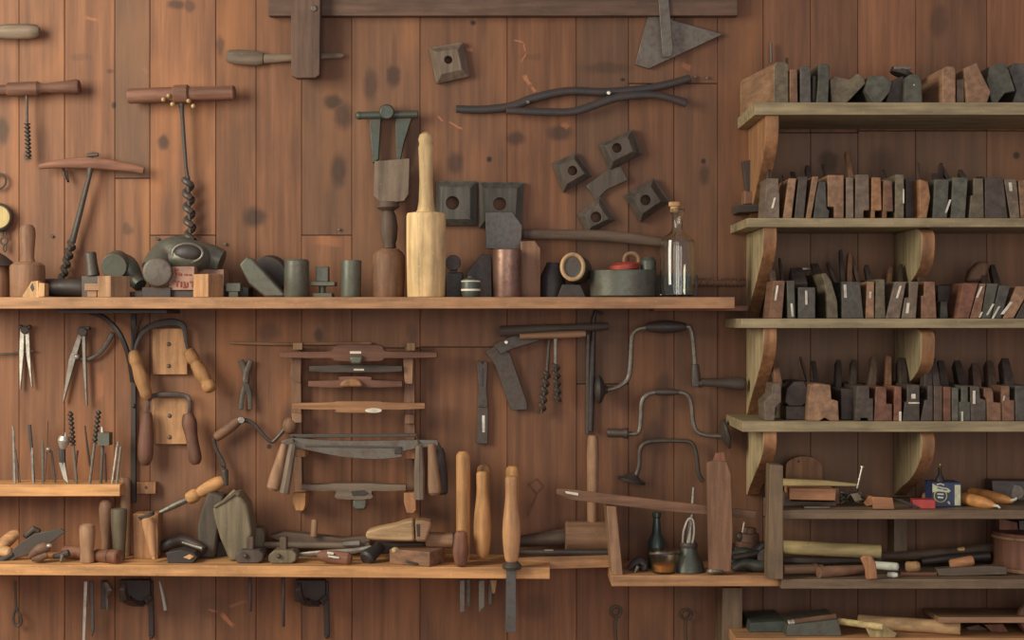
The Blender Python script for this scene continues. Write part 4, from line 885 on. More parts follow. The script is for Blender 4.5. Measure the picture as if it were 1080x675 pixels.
# mallet head + gauges
m = M().prism([(257, 558), (275, 557), (279, 562), (279, g(278, .06)), (256, g(256, .06))], .06, .02); m2 = M().tube([(279, 575, .06), (320, 575, .065), (390, 576, .065)], [3.6, 3.6, 4], n=12)
T('wooden_mallet', 'grey square mallet head behind the left gauge, handle running right', 'mallet', [('head', m, W('olive')), ('handle', m2, W('grey', 'x'))])
def gauge(x, lb, yb0, h, wm_):
    d = .15; y = g(x, d)
    b = M()
    pts = [(x - 15, y - 9), (x - 9, y - 14), (x + 10, y - 14), (x + 15, y - 10), (x + 14, y - 3), (x + 9, y), (x - 12, y), (x - 15, y - 3)]
    b.prism(pts, d, d - .055)
    s_ = M().block(x - 3, x + 4.5, y - 28, y - 14, d - .015, d - .035); s2 = M().tube([(x + 1, y + 12, d - .02), (x + 1, yb0, d - .02)], 1.8, n=6)
    T('marking_gauge', lb, 'gauge', [('fence', b, W(wm_)), ('stem', s_, W('dark')), ('stem', s2, MT('black')), ('screw', M().lathe((x - 4, y - 8, d), (x - 4, y - 8, d + .008), [(0, 2.6), (1, 2)], n=12), MT('iron'))], bevel=.003)
gauge(263, 'left of the two squat marking gauges, darker, stem dropping under the shelf', 645, 0, 'dgrey')
gauge(298, 'right of the two squat marking gauges, paler, longer stem below', 661, 0, 'olive')
m = M().prism([(282, 566), (300, 561), (330, 564), (360, 568), (388, 565), (392, 572), (360, 578), (310, 579)], .05, .015)
T('wooden_bar', 'long grey-brown wooden bar along the back of the low shelf', 'bar', (m, W('dark', 'x')), bevel=.004)
m = M().lathe((331, 566, .06), (332, 547.5, .06), [(0, 3.6), (.9, 3.4), (1, 2.6)], n=12)
T('wood_peg', 'short tan peg standing on the long grey-brown bar', 'peg', (m, W('tan')))
m = M().tube([(300, 586, .10), (340, 583, .115), (372, 581, .115), (392, 577, .11)], [1.6, 3, 3.2, 2.4], n=10, flat=.5, smooth=3); m2 = M().tube([(362, 574, .08), (380, 573, .08)], [3, 3.4], n=10)
T('draw_blade', 'curved dull steel blade behind the red-labelled handle', 'blade', [('blade', m, MT('steel')), ('tang', m2, MT('steel'))])
m = M().lathe((335, g(335, .15) - 9, .145), (371, g(371, .16) - 6, .155), [(0, 3), (.1, 5.5), (.5, 7), (.9, 6.6), (1, 4)], n=18)
lb_ = M().tube([(345, 583, .164), (352, 584, .166)], [1.3, 1.3], n=4, flat=.4); lb_.tube([(346, 586.5, .166), (358, 588.5, .167)], [1, 1], n=4, flat=.4)
T('tool_handle', 'shiny red-brown handle with small white lettering at the shelf front', 'handle', [('handle', m, W('red', 'x')), ('lettering', lb_, PAPER)])
m = M().lathe((385, 590, .14), (402, 576, .10), [(0, 6), (.1, 8.5), (.5, 7), (1, 5)], n=16); T('iron_ferrule', 'dark iron ferrule end on the shelf left of the split block', 'ferrule', (m, MT('black')))
m = M().prism(cm([(386, 562), (396, 558), (415, 554), (430, 549)], 3) + [(448, 550), (456, 551), (449, 572), (444, 571)] + cm([(438, 571), (420, 571), (400, 569.5), (388, 569), (385.5, 566)], 3), .15, .10)
m = M().prism(cm([(386, 561), (397, 557.5), (415, 554), (426, 550.5), (436, 548.5)], 3) + [(437, 571)] + cm([(430, 571), (405, 570), (389, 569), (385.5, 565)], 3), .15, .10)
m2 = M().prism([(437, 548.5), (447, 549), (456, 551), (450, 572), (438, 571.5)], .148, .10)
T('plane_tote', 'pale carved wooden grip like a pistol handle lying on the other tools', 'handle', [('grip', m, W('beige', 'x')), ('cheek', m2, W('tan', 'x')), ('recess', M().prism([(439, 553), (443, 553), (443, 566), (440, 566)], .1488, .1475), MT('black'))], bevel=.006)
m = M().prism([(395, 573), (448, 573), (450, 579), (430, 586), (396, 582)], .09, .03); T('wood_block', 'dark wood block under the pale pistol-like grip', 'block', (m, W('vdark', 'x')))
m = M().lathe((450, 569, .10), (480, 570, .11), [(0, 7), (.02, 8), (.96, 8), (1, 7.4)], n=18)
T('wood_roller', 'brown wooden cylinder lying right of the pale grip', 'roller', [('roller', m, W('tan', 'x')), ('band', M().lathe((477.5, 570, .11), (480.5, 570, .11), [(0, 8.4), (1, 8.4)], n=18), MT('black'))])
m = M()
def yawprism(cx, d, w, h, dep, yaw): return M().vbox(cx, g(cx, d), d, w, h, dep, yaw)
m = yawprism(440, .13, 46, 15, 34, -24)
T('split_block', 'reddish rectangular wood block with a dark slot at the shelf front', 'block', [('block', m, W('brown', 'x')), ('slot', M().tube([(428, 592, .1655), (441, 595, .173)], 1.1, n=4), MT('black')), ('chip', M().ball((417, 580.5, .14), 4.5, 3.4), W('yellow'))], bevel=.002)
# chisels
def chisel(lb, x, ytop, ybot, rs, d, wm_, blade=None, extra=(), xt=None, name='chisel'):
    h = M().lathe((x, ybot, d), (x if xt is None else xt, ytop, d), rs, n=20, smooth=3)
    p = [('handle', h, W(wm_))]
    if blade: p.append(('blade', M().prism(blade[0], d + .003, d - .003), MT(blade[1])))
    T(name, lb, 'chisel', p + list(extra), bevel=.0008)
H1 = [(0, 4), (.03, 6), (.1, 7.4), (.3, 9), (.5, 8.4), (.75, 6.2), (.93, 6.4), (.98, 6), (1, 3.5)]
HS = [(0, 4), (.04, 6.6), (.5, 7), (.9, 7.2), (.97, 6.6), (1, 4)]
FX = .205
chisel('tallest chisel of the row, straight honey handle behind the red-handled one', 488.5, 476, 592, HS, .14, 'honey', ([(485, 612), (490, 612), (490, 645), (485, 646)], 'dull'))
chisel('chisel with a short reddish handle low in front of the tallest chisel', 486, 560, 596.5, [(0, 4), (.06, 6), (.4, 8), (.7, 7), (.93, 6), (1, 3)], .175, 'red', None, [('collar', M().lathe((487, 566, .172), (487.5, 560, .17), [(0, 5), (.7, 5), (1, 2)]), MT('steel'))])
chisel('chisel with its top peeping out behind the left bottle-shaped handle', 510.5, 490.5, 580, HS, .09, 'honey')
chisel('left of two front chisels with pale bottle-shaped handles', 509, 497, 588, H1, .145, 'honey', ([(505, 612), (511, 612), (511, 640), (505, 646)], 'dull'))
chisel('chisel hidden behind the right bottle-shaped handle, notched top showing', 540.5, 491.5, 585, HS, .09, 'honey', ([(534, 612), (540, 612), (540, 640), (534, 640)], 'iron'))
chisel('right front chisel with a pale bottle-shaped handle and wide blade below the shelf', 539.5, 502, 594, H1, .19, 'ply', ([(534, 594), (544, 594), (544.5, 667), (533, 667)], 'lead'),
       [('bolster', M().lathe((540, 600, .19), (540, 592, .19), [(0, 9), (.4, 10), (1, 6)], n=16), MT('iron'))])
m = M().prism([(517, 612), (524, 612), (522, 626), (519, 626)], .13, .11); T('wood_wedge', 'small pale wedge sticking out under the low shelf among the chisel blades', 'wedge', (m, W('pale2')))
for x, w, yb_, lb in ((492, 4, 640, 'thin grey blade tip under the shelf, right of the leftmost chisel blade'), (515, 4, 638, 'thin dull blade tip under the shelf below the left bottle-shaped handle')):
    T('chisel', lb, 'chisel', (M().block(x, x + w, 611, yb_, .07, .066), MT('dull')))
# big mallet behind + rods
m = M().lathe((596, 565.5, .06), (652, 566, .06), [(0, 14.5), (.02, 16), (.98, 16.5), (1, 15)], n=26); 
h = M().lathe((625, 566, .06), (625.5, 459, .06), [(0, 5.4), (.5, 6), (.8, 6.4), (.97, 5.6), (1, 4)], n=16)
T('wooden_mallet', 'large tan mallet on its side, long handle pointing straight up', 'mallet', [('head', m, W('tan', 'x')), ('handle', h, W('tan'))], bevel=.002)
m = M().lathe((548, 571, .045), (598, 566, .045), [(0, 6), (1, 9)], n=16); T('wooden_roller', 'dark wooden bar end left of the big mallet head', 'bar', (m, W('dark', 'x')))
m = M().tube([(546, 582, .09), (580, 582.5, .09), (645, 583, .09)], [2.6, 3, 3.2], n=8); m2 = M().tube([(514, 578, .06), (524, 579, .08)], [2.4, 3])
T('steel_bar', 'thin dark steel bar lying in front of the big mallet head', 'bar', [('bar', m, MT('iron')), ('tip', M().block(574, 584, 579.5, 581.5, .096, .09), MT('steel'))])
m = M().tube([(557, 511, .03), (566, 505, .03), (573, 513, .03), (566, 521, .03), (557, 511, .03)], 1); m.tube([(566, 521, .03), (556, 545, .03)], 1)
T('wire_hook', 'faint thin wire loop on the wall right of the chisels', 'hook', (m, MT('rustm')), bevel=0)
# tapered lath
m = M().prism([(587.5, 515.5), (600, 516), (700, 528), (798, 539), (798, 547.5), (700, 539), (600, 527), (587, 521)], .18, .17)
T('saw_blade_lath', 'long brown lath tapering left, laid across the small box shelf', 'lath', [('lath', m, W('brown', 'x')), ('paper_tag', M().prism([(596, 518), (610, 520), (610, 523), (597, 520.5)], .1815, .1802), PAPER)])
m = M().prism([(746, 488), (752, 486), (766, 487), (771, 500), (773, 560), (771, 603), (748, 603), (747, 560)], .20, .185)
n_ = M().prism([(752, 486), (755, 478), (764, 477), (766, 487)], .195, .188)
T('wood_slab', 'upright reddish wooden slab standing on the small box shelf, crossing the lath', 'slab', [('slab', m, W('brown')), ('tenon', n_, W('red'))])
# box shelf contents
HB = hz(607, .20)
def gb(d): return YB(HB, d) - .15
y0 = gb(.13)
m = M().lathe((692.5, y0, .10), (692.5, 540, .10), [(0, 8), (.02, 9.4), (.5, 9), (.62, 5), (.9, 3.6), (.92, 4.6), (1, 4.4)], n=18)
T('small_bottle', 'slim dark green bottle standing behind the glass jar', 'bottle', (m, plain('dark_green_glass', (52, 70, 62), .25)))
jy = gb(.165); prof = [(jy, 11), (jy - 1, 12), (jy - 14, 13.5), (jy - 18, 15.5), (jy - 22, 15.8), (jy - 24, 15)]
jar = shell(700.5, jy, .165, prof, 1.2); GJ = glass('jar_glass', (240, 226, 196), .25)
ct = M().lathe((700.5, jy - 2, .165), (700.5, jy - 9, .165), [(0, 10), (1, 10.8)], n=20)
T('glass_jar', 'small clear glass jar with orange contents on the box shelf', 'jar', [('jar', jar, GJ), ('contents', ct, plain('orange_wax', (226, 152, 78), .5)), ('rim', M().ring((700.5, jy - 20, .165), 15, 1.2, axis='z'), MT('dull'))], bevel=0)
y0 = gb(.15)
m = M().lathe((726.5, y0, .15), (726.5, 574, .15), [(0, 15), (.03, 16), (.3, 14.5), (.75, 8.5), (1, 7.5)], n=28)
sp_ = M().tube([(726, 576, .15), (727.5, 560, .15), (730, 540, .15), (731, 520, .15), (731.5, 514, .15)], [3.4, 2.6, 1.8, 1.4, 1.2], n=10)
clp = M().tube([(720, 574, .155), (721, 560, .16), (726, 547, .16), (731, 549, .16), (732, 562, .158), (730, 574, .155)], 1.1, smooth=3, n=6)
T('oil_can', 'conical dark oil can with a tall thin spout on the box shelf', 'oil can', [('body', m, MT('verd')), ('spout', sp_, MT('steel')), ('wire', clp, MT('bright')), ('collar', M().lathe((726.5, 577, .15), (726.5, 572, .15), [(0, 8.8), (.5, 9.2), (1, 8)]), MT('iron'))], bevel=0)
m = M().tube([(664, gb(.14) - 2, .14), (668, 595, .14), (675, 592, .14), (680, 598, .145), (676, gb(.15) - 2, .15)], [3, 4, 5, 4, 3], n=10, smooth=3)
T('iron_fitting', 'small black iron fitting by the side board of the box shelf', 'fitting', [('body', m, MT('black')), ('tip', M().tube([(669, 604, .16), (673, 597, .16)], [1.4, 2]), MT('steel'))])
m = M().lathe((712, gb(.12) - 5, .11), (716, gb(.12) - 5, .15), [(0, 4), (1, 5)], n=12); T('iron_ring', 'little pale-lipped iron ring between jar and oil can', 'ring', (m, MT('dull')))
m = M().lathe((752, gb(.2) + .2, .186), (752, 602, .186), [(0, 7), (.5, 6), (1, 3)], n=18)
rr = M().ring((757, 602.5, .19), 7, 1.5, axis='z')
T('wing_nut', 'small pale metal nuts at the foot of the upright slab', 'nut', [('nut', M().lathe((751, 604, .192), (751, 598.5, .19), [(0, 6), (.6, 5), (1, 2)], n=14), MT('steel')), ('washer', rr, MT('dull'))])
# pile of castings at the right end
m = M().tube([(772, 600, .15), (784, 594, .15), (802, 597, .16), (818, 590, .15), (816, 578, .14), (804, 576, .14), (795, 584, .14), (780, 582, .14), (770, 594, .15)], [5, 6, 6.5, 6, 5, 5, 5, 5, 4], smooth=3, n=12)
T('iron_clamp', 'twisted dark green iron clamp at the right end of the box shelf', 'clamp', [('frame', m, MT('verd')), ('screw', M().lathe((772, 588, .16), (800, 583, .15), [(0, 3), (1, 3)], n=10), MT('iron')), ('pad', M().lathe((808, 588, .165), (808, 588, .15), [(0, 9), (1, 9)], n=18), MT('iron'))])
m = M().lathe((789, 578, .10), (790, 556, .10), [(0, 13), (.3, 14), (.35, 11), (.7, 11), (.75, 8), (1, 7)], n=18)
T('iron_casting', 'dark rusty stepped casting standing behind the green clamp', 'casting', [('body', m, MT('rustm')), ('pin', M().tube([(783, 562, .12), (785, 550, .12)], [1, 1]), MT('bright')), ('knob', M().ball((780, 566, .11), 4, 5), MT('iron')), ('ledge', M().block(775, 806, 577, gb(.09), .12, .06), MT('black'))])
# ---- hanging below the low shelf
m = M().prism([(88.5, 613), (92, 613), (89, 700), (86, 700)], .06, .054); m2 = M().prism([(94, 613), (98.5, 613), (99, 665), (97, 672), (95.5, 665)], .05, .044)
T('dividers', 'long dividers hanging under the left part of the low shelf', 'dividers', [('leg', m, MT('bright')), ('leg', m2, MT('lead'))])
m = M().block(106, 112, 613, 642, .03, .015); m2 = M().tube([(111, 614, .05), (116, 622, .05), (113, 630, .045), (113.5, 644, .045)], [3, 4.4, 2, 1.4], n=8)
T('iron_clip', 'small grey iron clip hanging right of the long dividers', 'clip', [('plate', m, MT('iron')), ('clip', m2, MT('dull'))])
m = M().tube([(16, 613, .02), (17, 640, .02), (22, 650, .02), (22, 658, .02), (17, 660, .02), (14, 652, .02), (17, 640, .02)], 1.3, smooth=3, n=8)
T('wire_hook', 'dim wire loop hanging under the far left end of the low shelf', 'hook', (m, MT('iron')), bevel=0)
for x, y, lb in ((650, 645, 'wire key-shaped hook below the left end of the box shelf'), (724, 648, 'wire key-shaped hook below the middle of the box shelf')):
    m = M().ring((x, y, .012), 5.2, 1.3, n=18); m.tube([(x, y + 5, .012), (x - 1, y + 14, .012), (x + 1, 690, .012)], 1.2)
    T('wire_hook', lb, 'hook', (m, MT('iron')), bevel=0)
m = M().prism([(783, 170), (795, 168), (799, 213), (789, 214)], .03, .005)
T('dark_handle', 'dark leather-like strip hanging beside the second rack shelf bracket', 'strip', (m, W('vdark')))
# ================================================================ WOODEN PLANES ON THE RACK
TAGM = PAPER
def plane(h, lb, base, top, ytop, wm_, step=None, tg=(), wedge=(), d=.235, L=.215, notch=None, pts=None, cat='plane', name='moulding_plane', group=None, side=0, yb_=None):
    """base=(x0,x1) at the shelf, top=(x0,x1) at ytop; step=(side, x inner, y) narrows the upper part; wedge=[(x, rise px, lean px, width, kind)]"""
    yb = (YB(h, d) - .15 if yb_ is None else yb_)
    if pts is None:
        (a, b), (c, e) = base, top
        L_edge = [(a, yb), (c, ytop)]; R_edge = [(e, ytop), (b, yb)]
        if step:
            s_, xi, ys = step; f = (yb - ys) / (yb - ytop)
            if s_ == 'R': xr = b + (e - b) * f; R_edge = [(xi + (e - b) * (1 - f) * 0 , ytop), (xi, ys), (max(xr, b) if b > e else b, ys), (b, yb)]
            else: L_edge = [(a, yb), (min(a + max(c - a, 0) * f, xi - .2), ys), (xi, ys), (xi, ytop)]
        pts = L_edge + R_edge
        if notch:      # (x0, x1, y) cut out of the sole
            x0, x1, yn = notch; bottom = [(x1, yb), (x1, yn), (x0, yn), (x0, yb)]
            if abs(x1 - b) < .6: pts = pts[:-1] + [(x1, yn), (x0, yn), (x0, yb)]
            elif abs(x0 - a) < .6: pts = [(x1, yb), (x1, yn), (x0, yn)] + pts[1:]
            else: pts = pts + bottom
    wx = [(p[0] - 540) / 1.0736 for p in pts]
    if h != R1 and max(wx) > 246 and min(wx) < 261: L = min(L, .085)          # ends in front of the left bracket
    elif h != R1 and max(wx) > 401 and min(wx) < 416: L = min(L, .07)        # ends in front of the middle bracket
    m = M().prism(pts, d, d - L)
    if side:
        # turn the stock about its front vertical edge so that a side shows
        pv = P(sum(p[0] for p in pts) / len(pts), yb, d); R = Matrix.Rotation(math.radians(side), 3, 'Z'); m.v = [pv + R @ (v - pv) for v in m.v]
    parts = [('stock', m, W(wm_, 'y'))]
    for (x, y, w_, h_, ln) in tg:
        parts.append(('paper_tag', M().prism([(x - w_ / 2 + ln, y - h_ / 2), (x + w_ / 2 + ln, y - h_ / 2), (x + w_ / 2 - ln, y + h_ / 2), (x - w_ / 2 - ln, y + h_ / 2)], d + .001, d + .0002), TAGM))
    s_top = P(0, min(p[1] for p in pts), d).z
    for (x, rise, lean, wd, kind) in wedge:
        d0 = d - L * .42; z0 = s_top - .012; yp0 = 337.5 + (CZ - z0) / S(d0)
        X0 = 540 + (P(x, 0, d).x) / S(d0)      # same world x further back
        d1 = d0 - .045; yp1 = 337.5 + (CZ - (s_top + rise * U)) / S(d1); X1 = 540 + (P(x + lean, 0, d).x) / S(d1)
        if kind == 'w': parts.append(('wedge', M().tube([(X0, yp0, d0), ((X0 + X1) / 2, (yp0 + yp1) / 2, (d0 + d1) / 2), (X1, yp1, d1)], [wd / 2, wd / 2, wd / 2.4], n=4, flat=1.8), W('dark' if wm_ in ('brown', 'red', 'rust', 'oak', 'tan', 'orange') else 'vdark')))
        elif kind == 'b': parts.append(('wedge', M().tube([(X0, yp0, d0), (X1, yp1, d1)], [wd / 2, wd / 2.2], n=4, flat=1.8), W('brown')))
        else: parts.append(('iron', M().tube([(X0, yp0, d0 - .008), (X1, yp1, d1 - .01)], [wd / 2, wd / 2], n=4, flat=.5), MT('iron')))
    return T(name, lb, cat, parts, group, bevel=.0016)
G1, G2, G3, G4 = 'planes on the top rack board', 'planes on the second rack board', 'planes on the third rack board', 'planes on the fourth rack board'
# ---- top board
y1 = YB(R1, .235) - .15
def P1(lb, pts, wm_, **k): plane(R1, lb, None, None, None, wm_, pts=pts, group=G1, **k)
P1('large plane with an orange side, leftmost on the top rack board', [(816, y1), (816, 70), (819, 65.5), (828, 65), (832, 68), (832, y1)], 'tan', side=9, L=.235, tg=())
_p = [c for c in bpy.data.objects['moulding_plane'].children if c.name.startswith('stock')][0]
_p.data.materials.append(W('olive', 'y'))
for _f in _p.data.polygons:
    if _f.normal.y < -.8: _f.material_index = 1
P1('narrow dark plane second on the top board, right of the pale-faced one', [(833, y1), (833, 73), (841, 73), (841.5, y1)], 'brown', wedge=[(838, 22, 4, 3, 'i')])
P1('narrow dark plane third on the top board, flat topped', [(844, y1), (844, 71), (846, 69.5), (855, 70), (855.5, y1)], 'slate')
P1('taller greenish plane fourth on the top board, before the slumped ones', [(861, y1), (863, 90), (863.5, 67.5), (873, 67), (875, 71), (873.5, y1)], 'green')
P1('dark filler plane between the greenish plane and the slumped olive one', [(856.5, y1 - .4), (857, 80), (861, 80), (860.5, y1 - .4)], 'vdark', d=.22)
P1('slumped olive plane leaning right on the top board, widest of its shelf', [(877, y1), (875.5, 84), (880, 80), (896, 84), (904, 77.5), (911, 80), (913, 88), (893, y1)], 'olive', d=.22)
P1('eight-sided pale-edged plane end on the top board, right of the slump', [(917, 80), (931, 79.5), (941, 86), (938.5, 97), (929, y1), (921, y1), (912.5, 95)], 'green', d=.235)
P1('dark plane half hidden between the eight-sided and arched plane ends', [(934, y1), (942, 84), (953, 80), (953, y1)], 'vdark', d=.21)
P1('arched greenish plane end with a tiny white dot on the top board', [(954, y1), (954.5, 83), (960, 78.5), (969, 78), (972, 86), (973, y1)], 'green', tg=[(964, 89.5, 1.4, 1.6, 0)])
T('iron_disc', 'dark round iron with a pale edge lying on top behind the arched plane end', 'disc', [('disc', M().lathe((950, 80, .13), (952, 75, .13), [(0, 12), (1, 12)], n=22), MT('black')), ('rim', M().tube([(943, 72, .15), (961, 72, .15)], 2.0, n=8), MT('steel'))])
P1('plane with a pale orange edge and sloping brown side, right half of the top board', [(994, y1), (994, 73), (998, 70), (1006, 70), (1008, 74), (1008, y1)], 'tan', side=2, L=.19)
P1('low grey block-like plane right of the pale-edged one on the top board', [(1009, y1), (1009, 84), (1017, 83), (1017, y1)], 'grey', d=.225)
P1('brown blunt-topped plane leaning left near the right end of the top board', [(1020, y1), (1017, 72), (1030, 66), (1034, 75), (1045, 97), (1041, y1)], 'tan')
P1('broad grey-green plane leaning right of the brown blunt-topped one', [(1046, y1), (1041, 84), (1044, 70), (1058, 65), (1064, 74), (1071, 96), (1060, 98), (1052, y1)], 'green', d=.225)
P1('grey plane cut by the right edge on the top board', [(1068, y1), (1072, 96), (1064, 72), (1070, 66), (1084, 68), (1090, y1)], 'slate', d=.21)
T('nail', 'long bright nail standing in the wall above the pale-faced plane', 'nail', (M().tube([(813, 46, .01), (813.5, 66, .01)], 1.3, n=8), MT('dull')), bevel=0)
# ---- second board
y2 = YB(R2, .235) - .15
def P2(lb, base, top, yt, wm_, **k): plane(R2, lb, base, top, yt, wm_, group=G2, **k)
P2('stepped grey plane with a white tag at the left end of the second board', (806, 822), (809, 821), 188, 'grey', step=('R', 821, 203), tg=[(816, 214, 2.2, 11, 1.4)], wedge=[(812, 15, 6, 3, 'w')])
P2('narrow plane with a warm brown front, second on the second board', (826, 835), (832, 840), 188, 'tan', wedge=[(837, 9, 0, 1.4, 'i')])
P2('dark grey plane third on the second board, between two brown narrow ones', (838, 848), (842.5, 852), 186, 'dgrey', wedge=[(848, 10, 0, 3, 'w')])
P2('narrowest leaning brown plane, fourth on the second board', (850, 855.5), (857, 863.5), 186, 'tan')
P2('teal-grey L-shaped plane fifth on the second board', (858, 875), (863, 871), 191, 'slate', pts=[(858, y2), (861, 205), (864, 191.5), (871, 191.5), (872, 220), (875, 222), (874, y2)], wedge=[(864, 20, 0, 5, 'w')])
P2('wide brown plane with a notched lower left corner on the second board', (873, 890), (873, 890), 184.5, 'tan', notch=(873, 880, 218), wedge=[(881, 17, 0, 2, 'i')])
P2('pair-grooved grey plane right of the notched brown one', (892.5, 900.5), (892.5, 900), 187, 'grey', wedge=[(897, 8, 0, 4, 'w')])
P2('grey plane with a notched lower right corner mid second board', (902, 917), (902.5, 916.5), 184, 'grey', notch=(911, 917, 222), wedge=[(908, 28, 0, 5, 'b')])
P2('ochre plane with a small foot, brightest narrow front of the second board', (919, 930), (919.5, 929), 187, 'oak', notch=(923, 930, 222), wedge=[(924, 8, 0, 4, 'w')])
P2('reddish-brown narrow plane right of the ochre one', (931, 942), (932, 941), 190, 'brown', notch=(935.5, 942, 223), wedge=[(936, 7, 0, 4, 'w')])
P2('olive plane with a thin white tag down its right edge', (944, 953.5), (944.5, 953.5), 184, 'olive', tg=[(953, 207, 1.6, 15, 0)], wedge=[(948, 11, 0, 2, 'i')])
P2('dark sunken plane left of the big orange-faced one', (955, 968), (955, 968), 188, 'vdark', d=.19)
P2('large plane with an orange face and peaked top, right centre of the second board', None, None, None, 'oak', pts=[(970.5, y2), (969.5, 189), (979, 191.5), (981.5, 208), (977.5, y2)], wedge=[(972, 18, 6, 3, 'w')], side=4, L=.21)
P2('dark green plane with a white tag leaning right', (984, 999), (986, 1001), 189, 'green', tg=[(1000, 217.5, 2.2, 14, 2.4)], wedge=[(994, 8, 2, 4, 'w')])
P2('wide mossy grey plane under the A-shaped wedges', (1003, 1018), (1005, 1021), 187, 'green', wedge=[(1004, 19, 7, 4, 'w'), (1017, 17, -6, 4, 'w')])
P2('olive stepped plane right of the A-shaped wedges', (1022, 1038), (1026, 1037), 188, 'olive', step=('L', 1027, 206), wedge=[(1034, 12, -2, 5, 'w')])
P2('broad almost black plane near the right end of the second board', (1039, 1063), (1039, 1058), 187, 'dgrey', wedge=[(1054, 5, 0, 5, 'w')])
P2('tan plane leaning left with an oval white tag', (1066, 1076), (1059, 1072), 189, 'grey', tg=[(1066, 197, 3.4, 9, -.5)])
P2('tan plane cut by the right edge of the second board', (1077, 1092), (1074, 1089), 190, 'tan')
T('wood_plank', 'short grey-topped wooden plank end sticking out left of the second board', 'plank', (M().prism([(777, 216), (806, 214.5), (806, 223), (779, 224)], .09, 0), W('dgrey', 'x')))
T('wood_block', 'small brown wood stub standing on the short plank end', 'block', (M().prism([(785, 201), (799, 204), (800, 214.3), (785, 215)], .06, .01), W('brown')))
# ---- third board
y3 = YB(R3, .235) - .15
def P3(lb, base, top, yt, wm_, **k): plane(R3, lb, base, top, yt, wm_, group=G3, **k)
P3('red-brown leaning plane with a white tag at the left end of the third board', (811, 825), (816, 828), 296, 'brown', tg=[(819, 309, 2.2, 16, 1.2)], wedge=[(819, 16, 2, 5, 'w')])
P3('narrow grey plane with its white tag low down, third board', (831, 839), (830, 838), 296, 'green', tg=[(835.5, 327, 2.4, 14, -.6)], wedge=[(834, 24, 0, 3, 'w')])
P3('dark plane with a curved white tag and a dark box-like wedge behind', (842, 860), (842, 860), 303, 'slate', tg=[(850.5, 314, 2.4, 15, -.2)], wedge=[(851, 13, 0, 15, 'w')])
T('steel_strip', 'pale steel strip lying on the dark wedge of the third board', 'strip', (M().block(842, 858, 282, 285, .09, .05), MT('steel')))
P3('curved olive plane leaning left against its dark neighbour, third board', None, None, None, 'olive', pts=[(873, y3), (872, 310), (867, 289), (871, 287.5), (877, 297), (883, 317), (884, y3)], wedge=[(874, 10, -2, 5, 'w')])
P3('broad grey-green plane with a white tag near its left edge, third board', (888, 911), (888, 907), 297, 'slate', tg=[(891.5, 307, 3, 14, -.4)], wedge=[(893, 20, -6, 4, 'w'), (899, 33, 2, 4, 'w'), (905, 30, 6, 5, 'b')])
P3('tan plane with a small white tag in its middle, third board', (913, 922), (915, 922), 297, 'tan', step=None, tg=[(918, 311, 2.6, 7, .2)], wedge=[(917, 26, -4, 4, 'w')])
P3('olive upright plane just right of the tan one, third board', (923, 934), (924, 933), 294.5, 'olive', wedge=[(929, 14, 0, 5, 'w')])
P3('leaning plane with a red top and white tag below the middle bracket', (934, 949), (944, 956), 297, 'grey', tg=[(948, 308, 2.4, 13, 2)], wedge=[(948, 15, 8, 4, 'b')])
P3('stepped grey plane with a low white tag, third board', (951, 966), (957, 969), 297, 'grey', step=('L', 959, 314), tg=[(957.5, 325, 3, 11, .6)], wedge=[(961, 18, 6, 4, 'w')])
P3('red-edged brown plane with an orange foot, third board', (972, 988), (972, 986), 297, 'brown', step=('L', 975, 312), wedge=[(980, 9, 0, 5, 'w')])
P3('low greenish plane end in the dark gap of the third board', (991, 1000), (992, 999), 318, 'green', wedge=[], d=.20)
P3('dark recessed plane in the gap of the third board', (989, 1006), (989, 1006), 301, 'vdark', d=.15, L=.12)
P3('large reddish plane leaning right, a rounded tote rising behind it', (1009, 1022), (1016, 1032), 298.5, 'red', L=.22)
T('plane_tote', 'reddish rounded dome handle rising behind the large reddish plane, third board', 'handle', (M().prism([(1020, 297), (1024, 285), (1032, 277), (1040, 274.5), (1044, 280), (1040, 296)], .13, .10), W('brown')), bevel=.006)
P3('brown plane with a slanted white tag, leaning beside the large reddish one', (1023, 1034), (1033.5, 1040), 299, 'brown', tg=[(1033, 308, 2.4, 12, 2.6), (1034.5, 332, 2, 6, 1.4)])
P3('dark green leaning plane with the left of two slanted white tags', (1035, 1045), (1041, 1053), 299, 'green', tg=[(1044.5, 326.5, 2.4, 12, 3.4)], wedge=[(1054, 18, 0, 6, 'w')], d=.234)
P3('dark green leaning plane with the right of two slanted white tags', (1046, 1056), (1054, 1066), 301, 'slate', tg=[(1050.5, 329.5, 2.4, 13, 3.6)], wedge=[(1067, 20, 0, 6, 'w')])
P3('orange-brown plane leaning steeply near the right edge, third board', (1058, 1069), (1072, 1088), 302, 'tan', tg=[(1062, 325, 3.6, 13, 5)])
P3('last dark leaning plane cut by the right edge, third board', (1071, 1090), (1089, 1103), 302, 'vdark')
